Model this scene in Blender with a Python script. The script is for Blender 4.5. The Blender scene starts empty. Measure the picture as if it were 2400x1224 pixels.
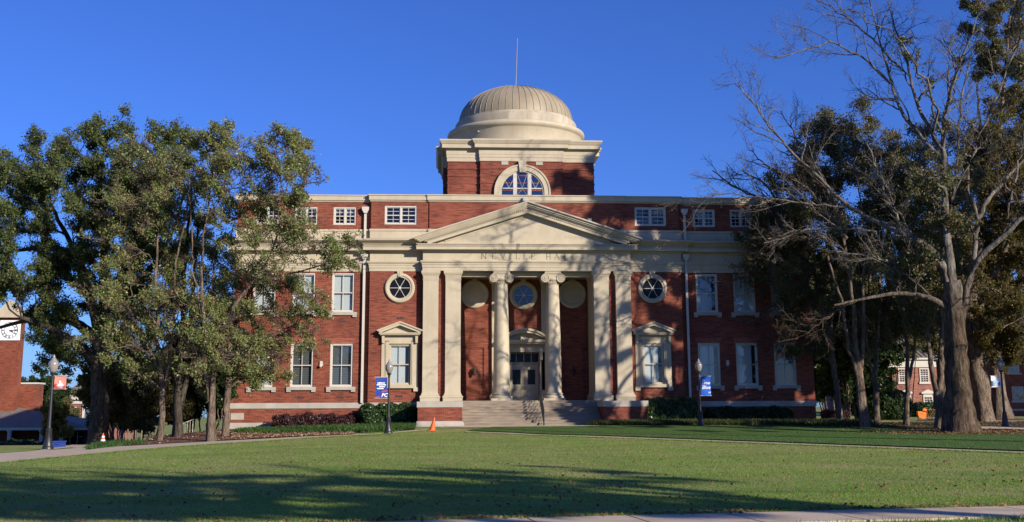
import bpy, math, random
import numpy as np
from mathutils import Matrix, Vector
R = math.radians
SC = bpy.context.scene
COL = SC.collection

# ------------------------------------------------------------------ camera
F, PPY = 2650.0, 455.0                       # focal length and principal row, in photo pixels
YAW, PITCH, ROLL = 0.065571, 0.185613, -0.0045015
CAM = np.array([-5.687, -72.3, 1.1])
def _basis():
    cy, sy, cp, sp = math.cos(YAW), math.sin(YAW), math.cos(PITCH), math.sin(PITCH)
    w = np.array([sy*cp, cy*cp, sp]); r = np.array([cy, -sy, 0.0]); u = np.cross(r, w)
    cr, sr = math.cos(ROLL), math.sin(ROLL)
    return cr*r+sr*u, -sr*r+cr*u, w
CR, CU, CW = _basis()
cd = bpy.data.cameras.new("Camera"); cam = bpy.data.objects.new("Camera", cd); COL.objects.link(cam)
M = Matrix.Identity(4)
for i in range(3):
    M[i][0], M[i][1], M[i][2], M[i][3] = CR[i], CU[i], -CW[i], CAM[i]
cam.matrix_world = M
cd.sensor_width = 36.0; cd.lens = 36.0*F/2400.0; cd.shift_y = (PPY-612.0)/2400.0
cd.clip_start = 0.1; cd.clip_end = 5000
SC.camera = cam

# ------------------------------------------------------------------ light
SUN = np.array([0.95, -1.0, 0.50])           # direction towards the sun
SUNN = SUN/np.linalg.norm(SUN)
EL = math.asin(SUNN[2]); ROT = math.atan2(SUNN[0], SUNN[1])
W = bpy.data.worlds.new("World"); SC.world = W; W.use_nodes = True
nt = W.node_tree; nt.nodes.clear()
wo = nt.nodes.new("ShaderNodeOutputWorld"); bg = nt.nodes.new("ShaderNodeBackground")
sky = nt.nodes.new("ShaderNodeTexSky"); sky.sky_type = 'NISHITA'; sky.sun_disc = False
sky.sun_elevation = EL; sky.sun_rotation = ROT; sky.air_density = 1.0; sky.dust_density = 0.2; sky.ozone_density = 3.0
hs = nt.nodes.new("ShaderNodeMix"); hs.data_type = 'RGBA'; hs.blend_type = 'MULTIPLY'; hs.inputs[0].default_value = 1.0   # the deep, clear autumn blue
hs.inputs[7].default_value = (0.48, 0.81, 1.80, 1)
nt.links.new(sky.outputs[0], hs.inputs[6]); nt.links.new(hs.outputs[2], bg.inputs[0])
bg.inputs[1].default_value = 0.0585
nt.links.new(bg.outputs[0], wo.inputs[0])
ld = bpy.data.lights.new("Sun", 'SUN'); ld.energy = 5.0; ld.angle = R(0.5); ld.color = (1.0, 0.9, 0.76)
sun = bpy.data.objects.new("Sun", ld); COL.objects.link(sun)
sun.rotation_euler = Vector(-SUNN).to_track_quat('-Z', 'Y').to_euler(); sun.location = (40, -60, 60)
SC.view_settings.view_transform = 'Standard'; SC.view_settings.look = 'None'
SC.view_settings.exposure = 0.53; SC.view_settings.gamma = 1.0
SC.render.engine = 'CYCLES'
SC.cycles.max_bounces = 6; SC.cycles.diffuse_bounces = 2; SC.cycles.transparent_max_bounces = 12

# ------------------------------------------------------------------ terrain height and photo look-up
def sm(t):
    t = np.clip(t, 0, 1); return t*t*(3-2*t)
def H(x, y):
    x = np.asarray(x, float); y = np.asarray(y, float)
    z = -0.05 - 0.28*sm((-4-y)/11.0) - 0.18*sm((-14-y)/42.0)
    z = z - 0.38*sm((-6-x)/18.0)
    z = z - 0.041*np.clip(y+17.5, 0, 70)*sm((-20.0-x)/5.0)
    z = z + 0.25*sm((x-24)/20.0)*sm((y-5)/50.0)
    return z
def ray(px, py):
    return CW + (px-1200.0)/F*CR - (py-PPY)/F*CU
def at(px, py, Y):
    v = ray(px, py); return CAM + v*((Y-CAM[1])/v[1])
def G(px, py):
    v = ray(px, py); t0 = 4.0; 
    for i in range(4000):
        t = t0*1.004; p = CAM+v*t
        if p[2] <= H(p[0], p[1]):
            a, b = t0, t
            for k in range(20):
                m = (a+b)/2; q = CAM+v*m
                if q[2] <= H(q[0], q[1]): b = m
                else: a = m
            p = CAM+v*b; return np.array([p[0], p[1], float(H(p[0], p[1]))])
        t0 = t
    return CAM+v*300

# ------------------------------------------------------------------ mesh helpers
ROOT = {}
class MB:
    def __init__(s): s.v = []; s.f = []
    def add(s, vs, fs):
        n = len(s.v); s.v += [tuple(map(float, q)) for q in vs]; s.f += [tuple(i+n for i in f) for f in fs]; return s
    def box(s, x0, x1, y0, y1, z0, z1):
        return s.add([(x0,y0,z0),(x1,y0,z0),(x1,y1,z0),(x0,y1,z0),(x0,y0,z1),(x1,y0,z1),(x1,y1,z1),(x0,y1,z1)],
              [(0,3,2,1),(4,5,6,7),(0,1,5,4),(1,2,6,5),(2,3,7,6),(3,0,4,7)])
    def cbox(s, c, d):
        return s.box(c[0]-d[0]/2, c[0]+d[0]/2, c[1]-d[1]/2, c[1]+d[1]/2, c[2]-d[2]/2, c[2]+d[2]/2)
    def obox(s, a, b, w, h, up=(0,0,1)):      # bar from a to b, w wide, h thick
        a = Vector(a); b = Vector(b); d = (b-a).normalized(); u = Vector(up)
        if abs(d.dot(u)) > .99: u = Vector((0,1,0))
        r = d.cross(u).normalized()*w/2; u = r.cross(d).normalized()*h/2
        return s.add([a-r-u, a+r-u, a+r+u, a-r+u, b-r-u, b+r-u, b+r+u, b-r+u],
              [(0,1,2,3),(7,6,5,4),(0,4,5,1),(1,5,6,2),(2,6,7,3),(3,7,4,0)])
    def prism(s, poly, y0, y1):               # poly in (x,z), extruded along y
        n = len(poly)
        vs = [(x, y0, z) for x, z in poly]+[(x, y1, z) for x, z in poly]
        return s.add(vs, [tuple(range(n)), tuple(range(2*n-1, n-1, -1))]+[(i, i+n, (i+1) % n+n, (i+1) % n) for i in range(n)])
    def strip(s, a, b, y0, y1):               # closed band between two (x,z) polylines
        n = len(a); vs = []
        for (x, z) in a: vs += [(x, y0, z), (x, y1, z)]
        for (x, z) in b: vs += [(x, y0, z), (x, y1, z)]
        fs = []; o = 2*n
        for i in range(n-1):
            fs += [(2*i, 2*i+2, o+2*i+2, o+2*i), (2*i+1, o+2*i+1, o+2*i+3, 2*i+3), (2*i, 2*i+1, 2*i+3, 2*i+2), (o+2*i, o+2*i+2, o+2*i+3, o+2*i+1)]
        fs += [(0, o, o+1, 1), (2*n-2, 2*n-1, o+2*n-1, o+2*n-2)]
        return s.add(vs, fs)
    def lathe(s, prof, c, n=24, a0=0, a1=2*math.pi, cap=True):
        full = abs(a1-a0-2*math.pi) < 1e-6; m = n if full else n+1
        vs = []
        for r, z in prof:
            for i in range(m):
                a = a0+(a1-a0)*i/n; vs.append((c[0]+r*math.cos(a), c[1]+r*math.sin(a), c[2]+z))
        fs = []
        for j in range(len(prof)-1):
            for i in range(n):
                k = (i+1) % m
                fs.append((j*m+i, j*m+k, (j+1)*m+k, (j+1)*m+i))
        if cap and full:
            fs.append(tuple(range(m-1, -1, -1))); fs.append(tuple((len(prof)-1)*m+i for i in range(m)))
        return s.add(vs, fs)
    def ring(s, prof, cx, cz, n=40):          # lathe about a y axis: prof of (radius, y)
        vs = []
        for r, y in prof:
            for i in range(n):
                a = 2*math.pi*i/n; vs.append((cx+r*math.cos(a), y, cz+r*math.sin(a)))
        fs = []
        for j in range(len(prof)-1):
            for i in range(n): fs.append((j*n+i, j*n+(i+1) % n, (j+1)*n+(i+1) % n, (j+1)*n+i))
        return s.add(vs, fs)
    def disc(s, r, cx, y, cz, n=40):
        return s.add([(cx+r*math.cos(2*math.pi*i/n), y, cz+r*math.sin(2*math.pi*i/n)) for i in range(n)], [tuple(range(n))])
    def sweep(s, path, prof, closed=False):   # profile (out,z) along a plan path, out = right hand side
        n = len(path); P = [Vector((p[0], p[1])) for p in path]; off = []
        def nrm(a, b):
            d = (b-a).normalized(); return Vector((d.y, -d.x))
        for i in range(n):
            if closed: n1, n2 = nrm(P[i-1], P[i]), nrm(P[i], P[(i+1) % n])
            elif i == 0: n1 = n2 = nrm(P[0], P[1])
            elif i == n-1: n1 = n2 = nrm(P[-2], P[-1])
            else: n1, n2 = nrm(P[i-1], P[i]), nrm(P[i], P[i+1])
            off.append((n1+n2)/max(.2, 1+n1.dot(n2)))
        m = len(prof); vs = [(P[i].x+off[i].x*o, P[i].y+off[i].y*o, z) for i in range(n) for o, z in prof]
        fs = []
        for i in range(n if closed else n-1):
            k = (i+1) % n
            for j in range(m-1): fs.append((i*m+j, k*m+j, k*m+j+1, i*m+j+1))
        if not closed: fs += [tuple(range(m)), tuple((n-1)*m+j for j in range(m-1, -1, -1))]
        return s.add(vs, fs)
    def tube(s, pts, rad, n=8, cap=True):
        pts = [Vector(p) for p in pts]
        if not hasattr(rad, '__len__'): rad = [rad]*len(pts)
        vs = []; 
        for i, p in enumerate(pts):
            d = (pts[min(i+1, len(pts)-1)]-pts[max(i-1, 0)]).normalized()
            a = Vector((0, 0, 1)) if abs(d.z) < .9 else Vector((1, 0, 0))
            u = d.cross(a).normalized(); w = d.cross(u)
            for k in range(n):
                t = 2*math.pi*k/n; vs.append(p+(u*math.cos(t)+w*math.sin(t))*rad[i])
        fs = [(j*n+i, j*n+(i+1) % n, (j+1)*n+(i+1) % n, (j+1)*n+i) for j in range(len(pts)-1) for i in range(n)]
        if cap: fs += [tuple(range(n)), tuple((len(pts)-1)*n+i for i in range(n-1, -1, -1))]
        return s.add(vs, fs)
    def wall(s, x0, x1, z0, z1, y, d, holes):  # front face at y with rectangular holes, reveals d deep
        xs = sorted({x0, x1}|{min(max(h[k], x0), x1) for h in holes for k in (0, 1)})
        zs = sorted({z0, z1}|{min(max(h[k], z0), z1) for h in holes for k in (2, 3)})
        for i in range(len(xs)-1):
            for j in range(len(zs)-1):
                cx, cz = (xs[i]+xs[i+1])/2, (zs[j]+zs[j+1])/2
                if any(h[0] < cx < h[1] and h[2] < cz < h[3] for h in holes): continue
                s.add([(xs[i],y,zs[j]),(xs[i+1],y,zs[j]),(xs[i+1],y,zs[j+1]),(xs[i],y,zs[j+1])], [(0,1,2,3)])
        for a, b, c, e in holes:
            s.add([(a,y,c),(b,y,c),(b,y,e),(a,y,e),(a,y+d,c),(b,y+d,c),(b,y+d,e),(a,y+d,e)],
                  [(0,4,5,1),(1,5,6,2),(2,6,7,3),(3,7,4,0)])
        return s
    def build(s, name, m, parent=None, smooth=False, top=None, auto=None):
        me = bpy.data.meshes.new(name)
        off = np.zeros(3)
        if parent is not None: off = np.array(ROOT[parent])
        v = np.array(s.v, float).reshape(-1, 3)
        if parent is None:
            off = np.array([(v[:,0].min()+v[:,0].max())/2, (v[:,1].min()+v[:,1].max())/2, v[:,2].min()]) if top is None else np.array(top, float)
        me.from_pydata((v-off).tolist(), [], s.f); me.update()
        return finish(me, name, m, parent, off, smooth)
def finish(me, name, m, parent, off, smooth):
    if m is not None: me.materials.append(m)
    if smooth:
        me.polygons.foreach_set('use_smooth', [True]*len(me.polygons))
        if smooth != True: 
            try: me.set_sharp_from_angle(angle=R(smooth))
            except Exception: pass
    o = bpy.data.objects.new(name, me); COL.objects.link(o)
    if parent is not None:
        o.parent = parent; ROOT[o] = ROOT[parent]
    else:
        o.location = off; ROOT[o] = tuple(off)
    return o
def npmesh(name, V, Fc, m, parent=None, smooth=False, top=None):   # numpy verts (N,3), faces (M,4) or list of such arrays
    if not isinstance(Fc, list): Fc = [Fc]
    off = np.array(ROOT[parent]) if parent is not None else (np.array([V[:,0].mean(), V[:,1].mean(), V[:,2].min()]) if top is None else np.array(top, float))
    me = bpy.data.meshes.new(name)
    V = (V-off).astype(np.float32)
    me.vertices.add(len(V)); me.vertices.foreach_set('co', V.ravel())
    loops = np.concatenate([f.ravel() for f in Fc]).astype(np.int32)
    cnt = np.concatenate([np.full(len(f), f.shape[1], np.int32) for f in Fc])
    me.loops.add(len(loops)); me.loops.foreach_set('vertex_index', loops)
    st = np.concatenate([[0], np.cumsum(cnt)[:-1]]).astype(np.int32)
    me.polygons.add(len(cnt)); me.polygons.foreach_set('loop_start', st)
    me.update(calc_edges=True); me.validate()
    return finish(me, name, m, parent, off, smooth)
def empty(name, loc, label, cat, group=None):
    o = bpy.data.objects.new(name, None); COL.objects.link(o); o.location = loc
    o.empty_display_size = .3; ROOT[o] = tuple(map(float, loc)); tag(o, label, cat, group); return o
def tag(o, label, cat, group=None, kind=None):
    if label: o['label'] = label
    if cat: o['category'] = cat
    if group: o['group'] = group
    if kind: o['kind'] = kind
    return o
def copy_tree(o, parent=None):
    c = o.copy(); COL.objects.link(c); c.parent = parent
    for ch in list(o.children): copy_tree(ch, c)
    return c
def place(proto, parent, dx, dy, dz):          # a copy of a part (built round the origin) under its thing
    c = copy_tree(proto, parent); r = ROOT[parent]
    c.location = (dx-r[0], dy-r[1], dz-r[2]); return c

# ------------------------------------------------------------------ materials
def new(name):
    m = bpy.data.materials.new(name); m.use_nodes = True; n = m.node_tree
    return m, n, n.nodes['Principled BSDF']
def N(n, t, **k):
    x = n.nodes.new(t)
    for a, b in k.items(): setattr(x, a, b)
    return x
def ramp(n, stops):
    r = N(n, 'ShaderNodeValToRGB'); e = r.color_ramp.elements
    while len(e) < len(stops): e.new(.5)
    for i, (p, c) in enumerate(stops): e[i].position = p; e[i].color = (*c, 1)
    return r
def mixc(n, fac, a, b, blend='MIX'):
    x = N(n, 'ShaderNodeMix', data_type='RGBA', blend_type=blend)
    for s, v in ((0, fac), (6, a), (7, b)):
        if hasattr(v, 'is_linked') or hasattr(v, 'links'): n.links.new(v, x.inputs[s])
        elif s == 0: x.inputs[0].default_value = v
        else: x.inputs[s].default_value = (*v, 1)
    return x.outputs[2]
def plain(name, c, rough=.75, var=.12, scale=3.0, stretch=(1,1,1), metal=0.0, bump=0.0, spec=.3):
    m, n, b = new(name)
    g = N(n, 'ShaderNodeNewGeometry'); mp = N(n, 'ShaderNodeMapping'); mp.inputs['Scale'].default_value = stretch
    n.links.new(g.outputs['Position'], mp.inputs[0])
    t = N(n, 'ShaderNodeTexNoise'); t.inputs['Scale'].default_value = scale; t.inputs['Detail'].default_value = 5
    n.links.new(mp.outputs[0], t.inputs['Vector'])
    r = ramp(n, [(.3, tuple(x*(1-var) for x in c)), (.7, tuple(min(1, x*(1+var)) for x in c))])
    n.links.new(t.outputs['Fac'], r.inputs[0]); n.links.new(r.outputs[0], b.inputs['Base Color'])
    b.inputs['Roughness'].default_value = rough; b.inputs['Metallic'].default_value = metal
    b.inputs['Specular IOR Level'].default_value = spec
    if bump:
        bp = N(n, 'ShaderNodeBump'); bp.inputs['Strength'].default_value = bump; bp.inputs['Distance'].default_value = .05
        n.links.new(t.outputs['Fac'], bp.inputs['Height']); n.links.new(bp.outputs[0], b.inputs['Normal'])
    return m
def brick(name, c1, c2, mortar, bw=.22, rh=.075, ms=.012):
    m, n, b = new(name)
    g = N(n, 'ShaderNodeNewGeometry'); sp = N(n, 'ShaderNodeSeparateXYZ'); n.links.new(g.outputs['Position'], sp.inputs[0])
    ad = N(n, 'ShaderNodeMath', operation='ADD'); n.links.new(sp.outputs[0], ad.inputs[0]); n.links.new(sp.outputs[1], ad.inputs[1])
    cb = N(n, 'ShaderNodeCombineXYZ'); n.links.new(ad.outputs[0], cb.inputs[0]); n.links.new(sp.outputs[2], cb.inputs[1])
    t = N(n, 'ShaderNodeTexBrick'); n.links.new(cb.outputs[0], t.inputs['Vector'])
    t.inputs['Scale'].default_value = 1; t.inputs['Brick Width'].default_value = bw; t.inputs['Row Height'].default_value = rh
    t.inputs['Mortar Size'].default_value = ms; t.inputs['Mortar Smooth'].default_value = .3; t.inputs['Bias'].default_value = 0
    t.inputs['Color1'].default_value = (*c1, 1); t.inputs['Color2'].default_value = (*c2, 1); t.inputs['Mortar'].default_value = (*mortar, 1)
    mp = N(n, 'ShaderNodeMapping'); mp.inputs['Scale'].default_value = (1.6, 13, 1); n.links.new(cb.outputs[0], mp.inputs[0])
    t2 = N(n, 'ShaderNodeTexNoise'); t2.inputs['Scale'].default_value = 1; t2.inputs['Detail'].default_value = 2; n.links.new(mp.outputs[0], t2.inputs['Vector'])
    r2 = ramp(n, [(.35, (.58, .54, .56)), (.5, (1, 1, 1)), (.66, (1.18, 1.22, 1.18))]); n.links.new(t2.outputs['Fac'], r2.inputs[0])
    t3 = N(n, 'ShaderNodeTexNoise'); t3.inputs['Scale'].default_value = .5; t3.inputs['Detail'].default_value = 4; n.links.new(cb.outputs[0], t3.inputs['Vector'])
    r3 = ramp(n, [(.33, (.74, .72, .76)), (.65, (1.16, 1.18, 1.14))]); n.links.new(t3.outputs['Fac'], r3.inputs[0])
    c = mixc(n, .85, t.outputs['Color'], r2.outputs[0], 'MULTIPLY'); c = mixc(n, .9, c, r3.outputs[0], 'MULTIPLY')
    n.links.new(c, b.inputs['Base Color']); b.inputs['Roughness'].default_value = .85; b.inputs['Specular IOR Level'].default_value = .2
    bp = N(n, 'ShaderNodeBump'); bp.inputs['Strength'].default_value = .4; bp.inputs['Distance'].default_value = .012; bp.invert = True
    n.links.new(t.outputs['Fac'], bp.inputs['Height']); n.links.new(bp.outputs[0], b.inputs['Normal'])
    return m
def leafmat(name, cols, trans=.3, rough=.5, spec=.25, patch=None):
    m, n, b = new(name)
    g = N(n, 'ShaderNodeNewGeometry')
    st = [((i+.5)/len(cols), c) for i, c in enumerate(cols)]
    r = ramp(n, st); n.links.new(g.outputs['Random Per Island'], r.inputs[0])
    col = r.outputs[0]
    if patch:                                 # worn and thin places in the turf
        mp = N(n, 'ShaderNodeMapping'); mp.inputs['Scale'].default_value = (.3, 1.0, 1); n.links.new(g.outputs['Position'], mp.inputs[0])
        for sc_, lo, hi, c_, amt in patch:
            t = N(n, 'ShaderNodeTexNoise'); t.inputs['Scale'].default_value = sc_; t.inputs['Detail'].default_value = 6; t.inputs['Roughness'].default_value = .7; n.links.new(mp.outputs[0], t.inputs['Vector'])
            rr = ramp(n, [(lo, (0,0,0)), (hi, (amt,amt,amt))]); n.links.new(t.outputs['Fac'], rr.inputs[0]); col = mixc(n, rr.outputs[0], col, c_)
    n.links.new(col, b.inputs['Base Color']); b.inputs['Roughness'].default_value = rough; b.inputs['Specular IOR Level'].default_value = spec
    tr = N(n, 'ShaderNodeBsdfTranslucent')
    hsv = N(n, 'ShaderNodeHueSaturation'); hsv.inputs['Value'].default_value = 1.5; hsv.inputs['Saturation'].default_value = 1.1
    n.links.new(col, hsv.inputs['Color']); n.links.new(hsv.outputs[0], tr.inputs['Color'])
    mx = N(n, 'ShaderNodeMixShader'); mx.inputs[0].default_value = trans
    n.links.new(b.outputs[0], mx.inputs[1]); n.links.new(tr.outputs[0], mx.inputs[2])
    n.links.new(mx.outputs[0], n.nodes['Material Output'].inputs[0])
    return m
def glassmat(name, tint, refl=.12):
    m, n, b = new(name); n.nodes.remove(b)
    t = N(n, 'ShaderNodeBsdfTransparent'); t.inputs[0].default_value = (*tint, 1)
    gl = N(n, 'ShaderNodeBsdfGlossy'); gl.inputs['Roughness'].default_value = .02; gl.inputs[0].default_value = (1, 1, 1, 1)
    f = N(n, 'ShaderNodeLayerWeight'); f.inputs[0].default_value = .5; pw = N(n, 'ShaderNodeMath', operation='POWER'); pw.inputs[1].default_value = 4.0; n.links.new(f.outputs['Facing'], pw.inputs[0])
    ad = N(n, 'ShaderNodeMath', operation='ADD', use_clamp=True); n.links.new(pw.outputs[0], ad.inputs[0]); ad.inputs[1].default_value = refl+.04
    nz = N(n, 'ShaderNodeTexNoise'); nz.inputs['Scale'].default_value = .9
    bp = N(n, 'ShaderNodeBump'); bp.inputs['Strength'].default_value = .05; bp.inputs['Distance'].default_value = .2
    g = N(n, 'ShaderNodeNewGeometry'); n.links.new(g.outputs['Position'], nz.inputs['Vector']); n.links.new(nz.outputs['Fac'], bp.inputs['Height']); n.links.new(bp.outputs[0], gl.inputs['Normal'])
    mx = N(n, 'ShaderNodeMixShader'); n.links.new(ad.outputs[0], mx.inputs[0]); n.links.new(t.outputs[0], mx.inputs[1]); n.links.new(gl.outputs[0], mx.inputs[2])
    n.links.new(mx.outputs[0], n.nodes['Material Output'].inputs[0])
    return m
def slatmat(name, c, dark, period=.06):
    m, n, b = new(name)
    g = N(n, 'ShaderNodeNewGeometry'); sp = N(n, 'ShaderNodeSeparateXYZ'); n.links.new(g.outputs['Position'], sp.inputs[0])
    mu = N(n, 'ShaderNodeMath', operation='MULTIPLY'); mu.inputs[1].default_value = 2*math.pi/period; n.links.new(sp.outputs[2], mu.inputs[0])
    si = N(n, 'ShaderNodeMath', operation='SINE'); n.links.new(mu.outputs[0], si.inputs[0])
    r = ramp(n, [(0.0, c), (.55, c), (.85, dark)]); n.links.new(si.outputs[0], r.inputs[0])
    n.links.new(r.outputs[0], b.inputs['Base Color']); b.inputs['Roughness'].default_value = .7
    return m

BRICK = brick('red_brick', (.225,.041,.021), (.128,.022,.014), (.26,.13,.09))
BRICK_SIDE = BRICK
BRICK_OR = brick('orange_brick', (.22,.045,.022), (.165,.033,.019), (.24,.115,.075))
BRICK_PK = brick('pink_brick', (.27,.085,.06), (.21,.062,.047), (.36,.23,.19), bw=.3, rh=.15, ms=.02)
SOLDIER = brick('soldier_brick', (.29,.062,.038), (.24,.048,.032), (.36,.20,.15), bw=.08, rh=.34, ms=.012)
CREAM = plain('cream_paint', (0.447,0.387,0.283), .6, .05, 1.2)
def weather(m, streak=.045, grime=.07):        # rain streaks and blotches worn into a painted surface
    n = m.node_tree; b = n.nodes['Principled BSDF']; src_ = b.inputs['Base Color'].links[0].from_socket
    g = N(n, 'ShaderNodeNewGeometry'); mp = N(n, 'ShaderNodeMapping'); mp.inputs['Scale'].default_value = (3, 3, .5); n.links.new(g.outputs['Position'], mp.inputs[0])
    t = N(n, 'ShaderNodeTexNoise'); t.inputs['Scale'].default_value = 1; t.inputs['Detail'].default_value = 6; t.inputs['Roughness'].default_value = .7; n.links.new(mp.outputs[0], t.inputs['Vector'])
    r = ramp(n, [(.40, (1-streak*1.1, 1-streak*1.2, 1-streak*1.35)), (.56, (1, 1, 1))]); n.links.new(t.outputs['Fac'], r.inputs[0])
    t2 = N(n, 'ShaderNodeTexNoise'); t2.inputs['Scale'].default_value = .8; t2.inputs['Detail'].default_value = 7; t2.inputs['Roughness'].default_value = .75; n.links.new(g.outputs['Position'], t2.inputs['Vector'])
    r2 = ramp(n, [(.36, (1-grime, 1-grime*1.1, 1-grime*1.25)), (.6, (1.03, 1.03, 1.03))]); n.links.new(t2.outputs['Fac'], r2.inputs[0])
    n.links.new(mixc(n, 1, mixc(n, 1, src_, r.outputs[0], 'MULTIPLY'), r2.outputs[0], 'MULTIPLY'), b.inputs['Base Color'])
weather(CREAM)
TRIM = plain('white_trim', (0.504,0.473,0.42), .5, .04, 2)
DOME = plain('dome_metal', (0.283,0.235,0.164), .55, .2, .55, (1,1,.6), spec=.35)
STAIN = plain('stained_cream', (0.372,0.319,0.239), .7, .28, .8, (2.2,2.2,.5))
STONE = plain('pale_stone', (0.363,0.332,0.288), .8, .14, 1.5, bump=.05)
STEP = plain('step_stone', (0.238,0.192,0.146), .85, .22, 2.2, (.5,2,3))
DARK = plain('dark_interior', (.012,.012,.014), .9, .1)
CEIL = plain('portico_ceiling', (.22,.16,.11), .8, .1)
IRON = plain('black_iron', (.018,.018,.021), .42, .2, 8, spec=.5)
CONC = plain('concrete', (0.478,0.381,0.279), .9, .14, 1.6, bump=.1)
ROOFG = plain('grey_shingle', (.17,.155,.135), .8, .2, 4)
GLASS = glassmat('window_glass', (.86,.9,.93), .02)
GLASSD = glassmat('dark_window_glass', (.55,.62,.72), .015)
GLASSB = glassmat('sky_window_glass', (.45,.52,.62), .085)
BLIND = slatmat('white_blind', (0.513,0.531,0.504), (.40,.42,.40), .075)
BLINDG = slatmat('dim_blind', (.085,.09,.085), (.02,.022,.022), .11)
MULCH = plain('mulch', (.115,.058,.038), .95, .5, 14, bump=.6)
SOIL = plain('soil', (.10,.075,.05), .95, .3, 5)

# ================================================================== the hall
hall = empty('college_hall', (0, 9, -0.6), 'red brick columned college hall with cream pediment, tower and dome behind the lawn', 'building')
BK = 18.0
def P(mb, name, m, parent=None, smooth=False): return mb.build(name, m, parent or hall, smooth)
LW = [(-16.69, 1.42), (-14.22, 1.42), (-11.75, 1.42)]; RW = [(11.77, 1.42), (14.24, 1.42), (16.74, 1.42)]
def holes(cs, w, z0, z1): return [(c-w/2, c+w/2, z0, z1) for c, _ in cs]
# --- brick body
b = MB()
for s, cs in ((-1, LW), (1, RW)):
    x0, x1 = (-18.6, -10.05) if s < 0 else (10.05, 18.6)
    b.wall(x0, x1, -1.6, 9.7, .3, .3, holes(cs, 1.42, 2.35, 5.06)+holes(cs, 1.42, 7.03, 9.54))
    x0, x1 = (-10.05, -6.7) if s < 0 else (6.7, 10.05)
    b.wall(x0, x1, -1.6, 9.7, 0, .3, [(s*8.08-.69, s*8.08+.69, 2.45, 5.02)])
    xe = s*10.05; b.add([(xe,0,-1.6),(xe,.3,-1.6),(xe,.3,9.7),(xe,0,9.7)], [(0,1,2,3)])
    xe = s*18.6; b.add([(xe,.3,-1.6),(xe,BK,-1.6),(xe,BK,14.2),(xe,.3,14.2)], [(0,1,2,3)])
b.add([(-18.6,BK,-1.6),(18.6,BK,-1.6),(18.6,BK,14.2),(-18.6,BK,14.2)], [(0,1,2,3)])
b.box(18.6, 19.5, 7.5, 14.5, -1.6, 9.6)
b.box(-19.5, -18.6, 7.5, 14.5, -1.6, 9.6)
P(b, 'wall', BRICK)
b = MB()   # brick piers beside the porch and the porch's back wall
for s in (-1, 1):
    x0, x1 = sorted((s*6.68, s*4.62)); b.box(x0, x1, -.16, 3.1, -.5, 9.62)
b.wall(-4.62, 4.62, 1.3, 9.62, 3.1, .55, [(-.98, 1.02, 1.45, 4.62)])
for s in (-1, 1):   # recessed panels either side of the door
    x0, x1 = s*3.28-.62, s*3.28+.62
    for q in ((x0-.06, x0, 1.9, 4.98), (x1, x1+.06, 1.9, 4.98), (x0, x1, 4.92, 4.98)): b.box(q[0], q[1], 3.02, 3.097, q[2], q[3])
P(b, 'porch_wall', BRICK)
b = MB()   # attic storey
for s, cs in ((-1, LW), (1, RW)):
    x0, x1 = (-18.6, -10.05) if s < 0 else (10.05, 18.6)
    b.wall(x0, x1, 11.5, 14.2, .35, .25, [(c-.73, c+.73, 12.66, 13.84) for c, _ in cs])
    x0, x1 = (-10.05, -6.3) if s < 0 else (6.3, 10.05)
    b.wall(x0, x1, 11.5, 14.2, .05, .25, [(s*8.14-1.03, s*8.14+1.03, 12.66, 13.9)])
    xe = s*10.05; b.add([(xe,.05,11.5),(xe,.35,11.5),(xe,.35,14.2),(xe,.05,14.2)], [(0,1,2,3)])
    xe = s*6.3; b.add([(xe,-.03,11.5),(xe,.05,11.5),(xe,.05,14.2),(xe,-.03,14.2)], [(0,1,2,3)])
b.add([(-6.3,-.03,11.5),(6.3,-.03,11.5),(6.3,-.03,14.2),(-6.3,-.03,14.2)], [(0,1,2,3)])
P(b, 'attic_wall', BRICK)
b = MB(); b.box(-18.5, 18.5, .4, BK-.1, 14.28, 14.36)
P(b, 'roof', ROOFG)
# --- horizontal trim
ATT = [(-18.6,BK),(-18.6,.35),(-10.05,.35),(-10.05,.05),(-6.3,.05),(-6.3,-.03),(6.3,-.03),(6.3,.05),(10.05,.05),(10.05,.35),(18.6,.35),(18.6,BK)]
FRT = [(-18.6,BK),(-18.6,.3),(-10.05,.3),(-10.05,0),(-6.66,0),(-6.66,-.42),(6.66,-.42),(6.66,0),(10.05,0),(10.05,.3),(18.6,.3),(18.6,BK)]
b = MB(); b.sweep(ATT, [(-.1,14.12),(.04,14.14),(.07,14.17),(.07,14.21),(.14,14.25),(.14,14.53),(.19,14.54),(.19,14.61),(-.5,14.62)])
P(b, 'parapet', CREAM)
b = MB(); b.sweep(ATT, [(-.1,11.55),(.05,11.6),(.05,12.20),(.09,12.23),(.09,12.36),(-.1,12.37)]); P(b, 'attic_base', CREAM)
b = MB(); b.sweep(FRT, [(-.3,9.62),(.04,9.62),(.04,9.82),(.07,9.83),(.07,10.0),(.10,10.01),(.10,10.10),(.15,10.13),(.18,10.2),(.18,10.26),(.02,10.28),(.02,11.2),(-.3,11.2)])
P(b, 'entablature', CREAM)
b = MB(); prof = [(0,10.80),(.06,10.84),(.1,10.93),(.44,10.94),(.44,11.13),(.48,11.14),(.48,11.18),(.40,11.185),(.40,11.27),(.46,11.28),(.46,11.32),(0,11.34)]
b.sweep(FRT, prof)
P(b, 'cornice', CREAM)
CY = [(.2,11.325),(.5,11.325),(.52,11.36),(.60,11.41),(.70,11.46),(.76,11.52),(.80,11.53),(.80,11.60),(.1,11.74),(.1,11.66)]
for pth in ([(-18.6,BK),(-18.6,.3),(-10.05,.3),(-10.05,0),(-6.95,0)], [(6.95,0),(10.05,0),(10.05,.3),(18.6,.3),(18.6,BK)]):
    b = MB(); b.sweep(pth, CY); P(b, 'gutter_moulding', CREAM)
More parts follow.
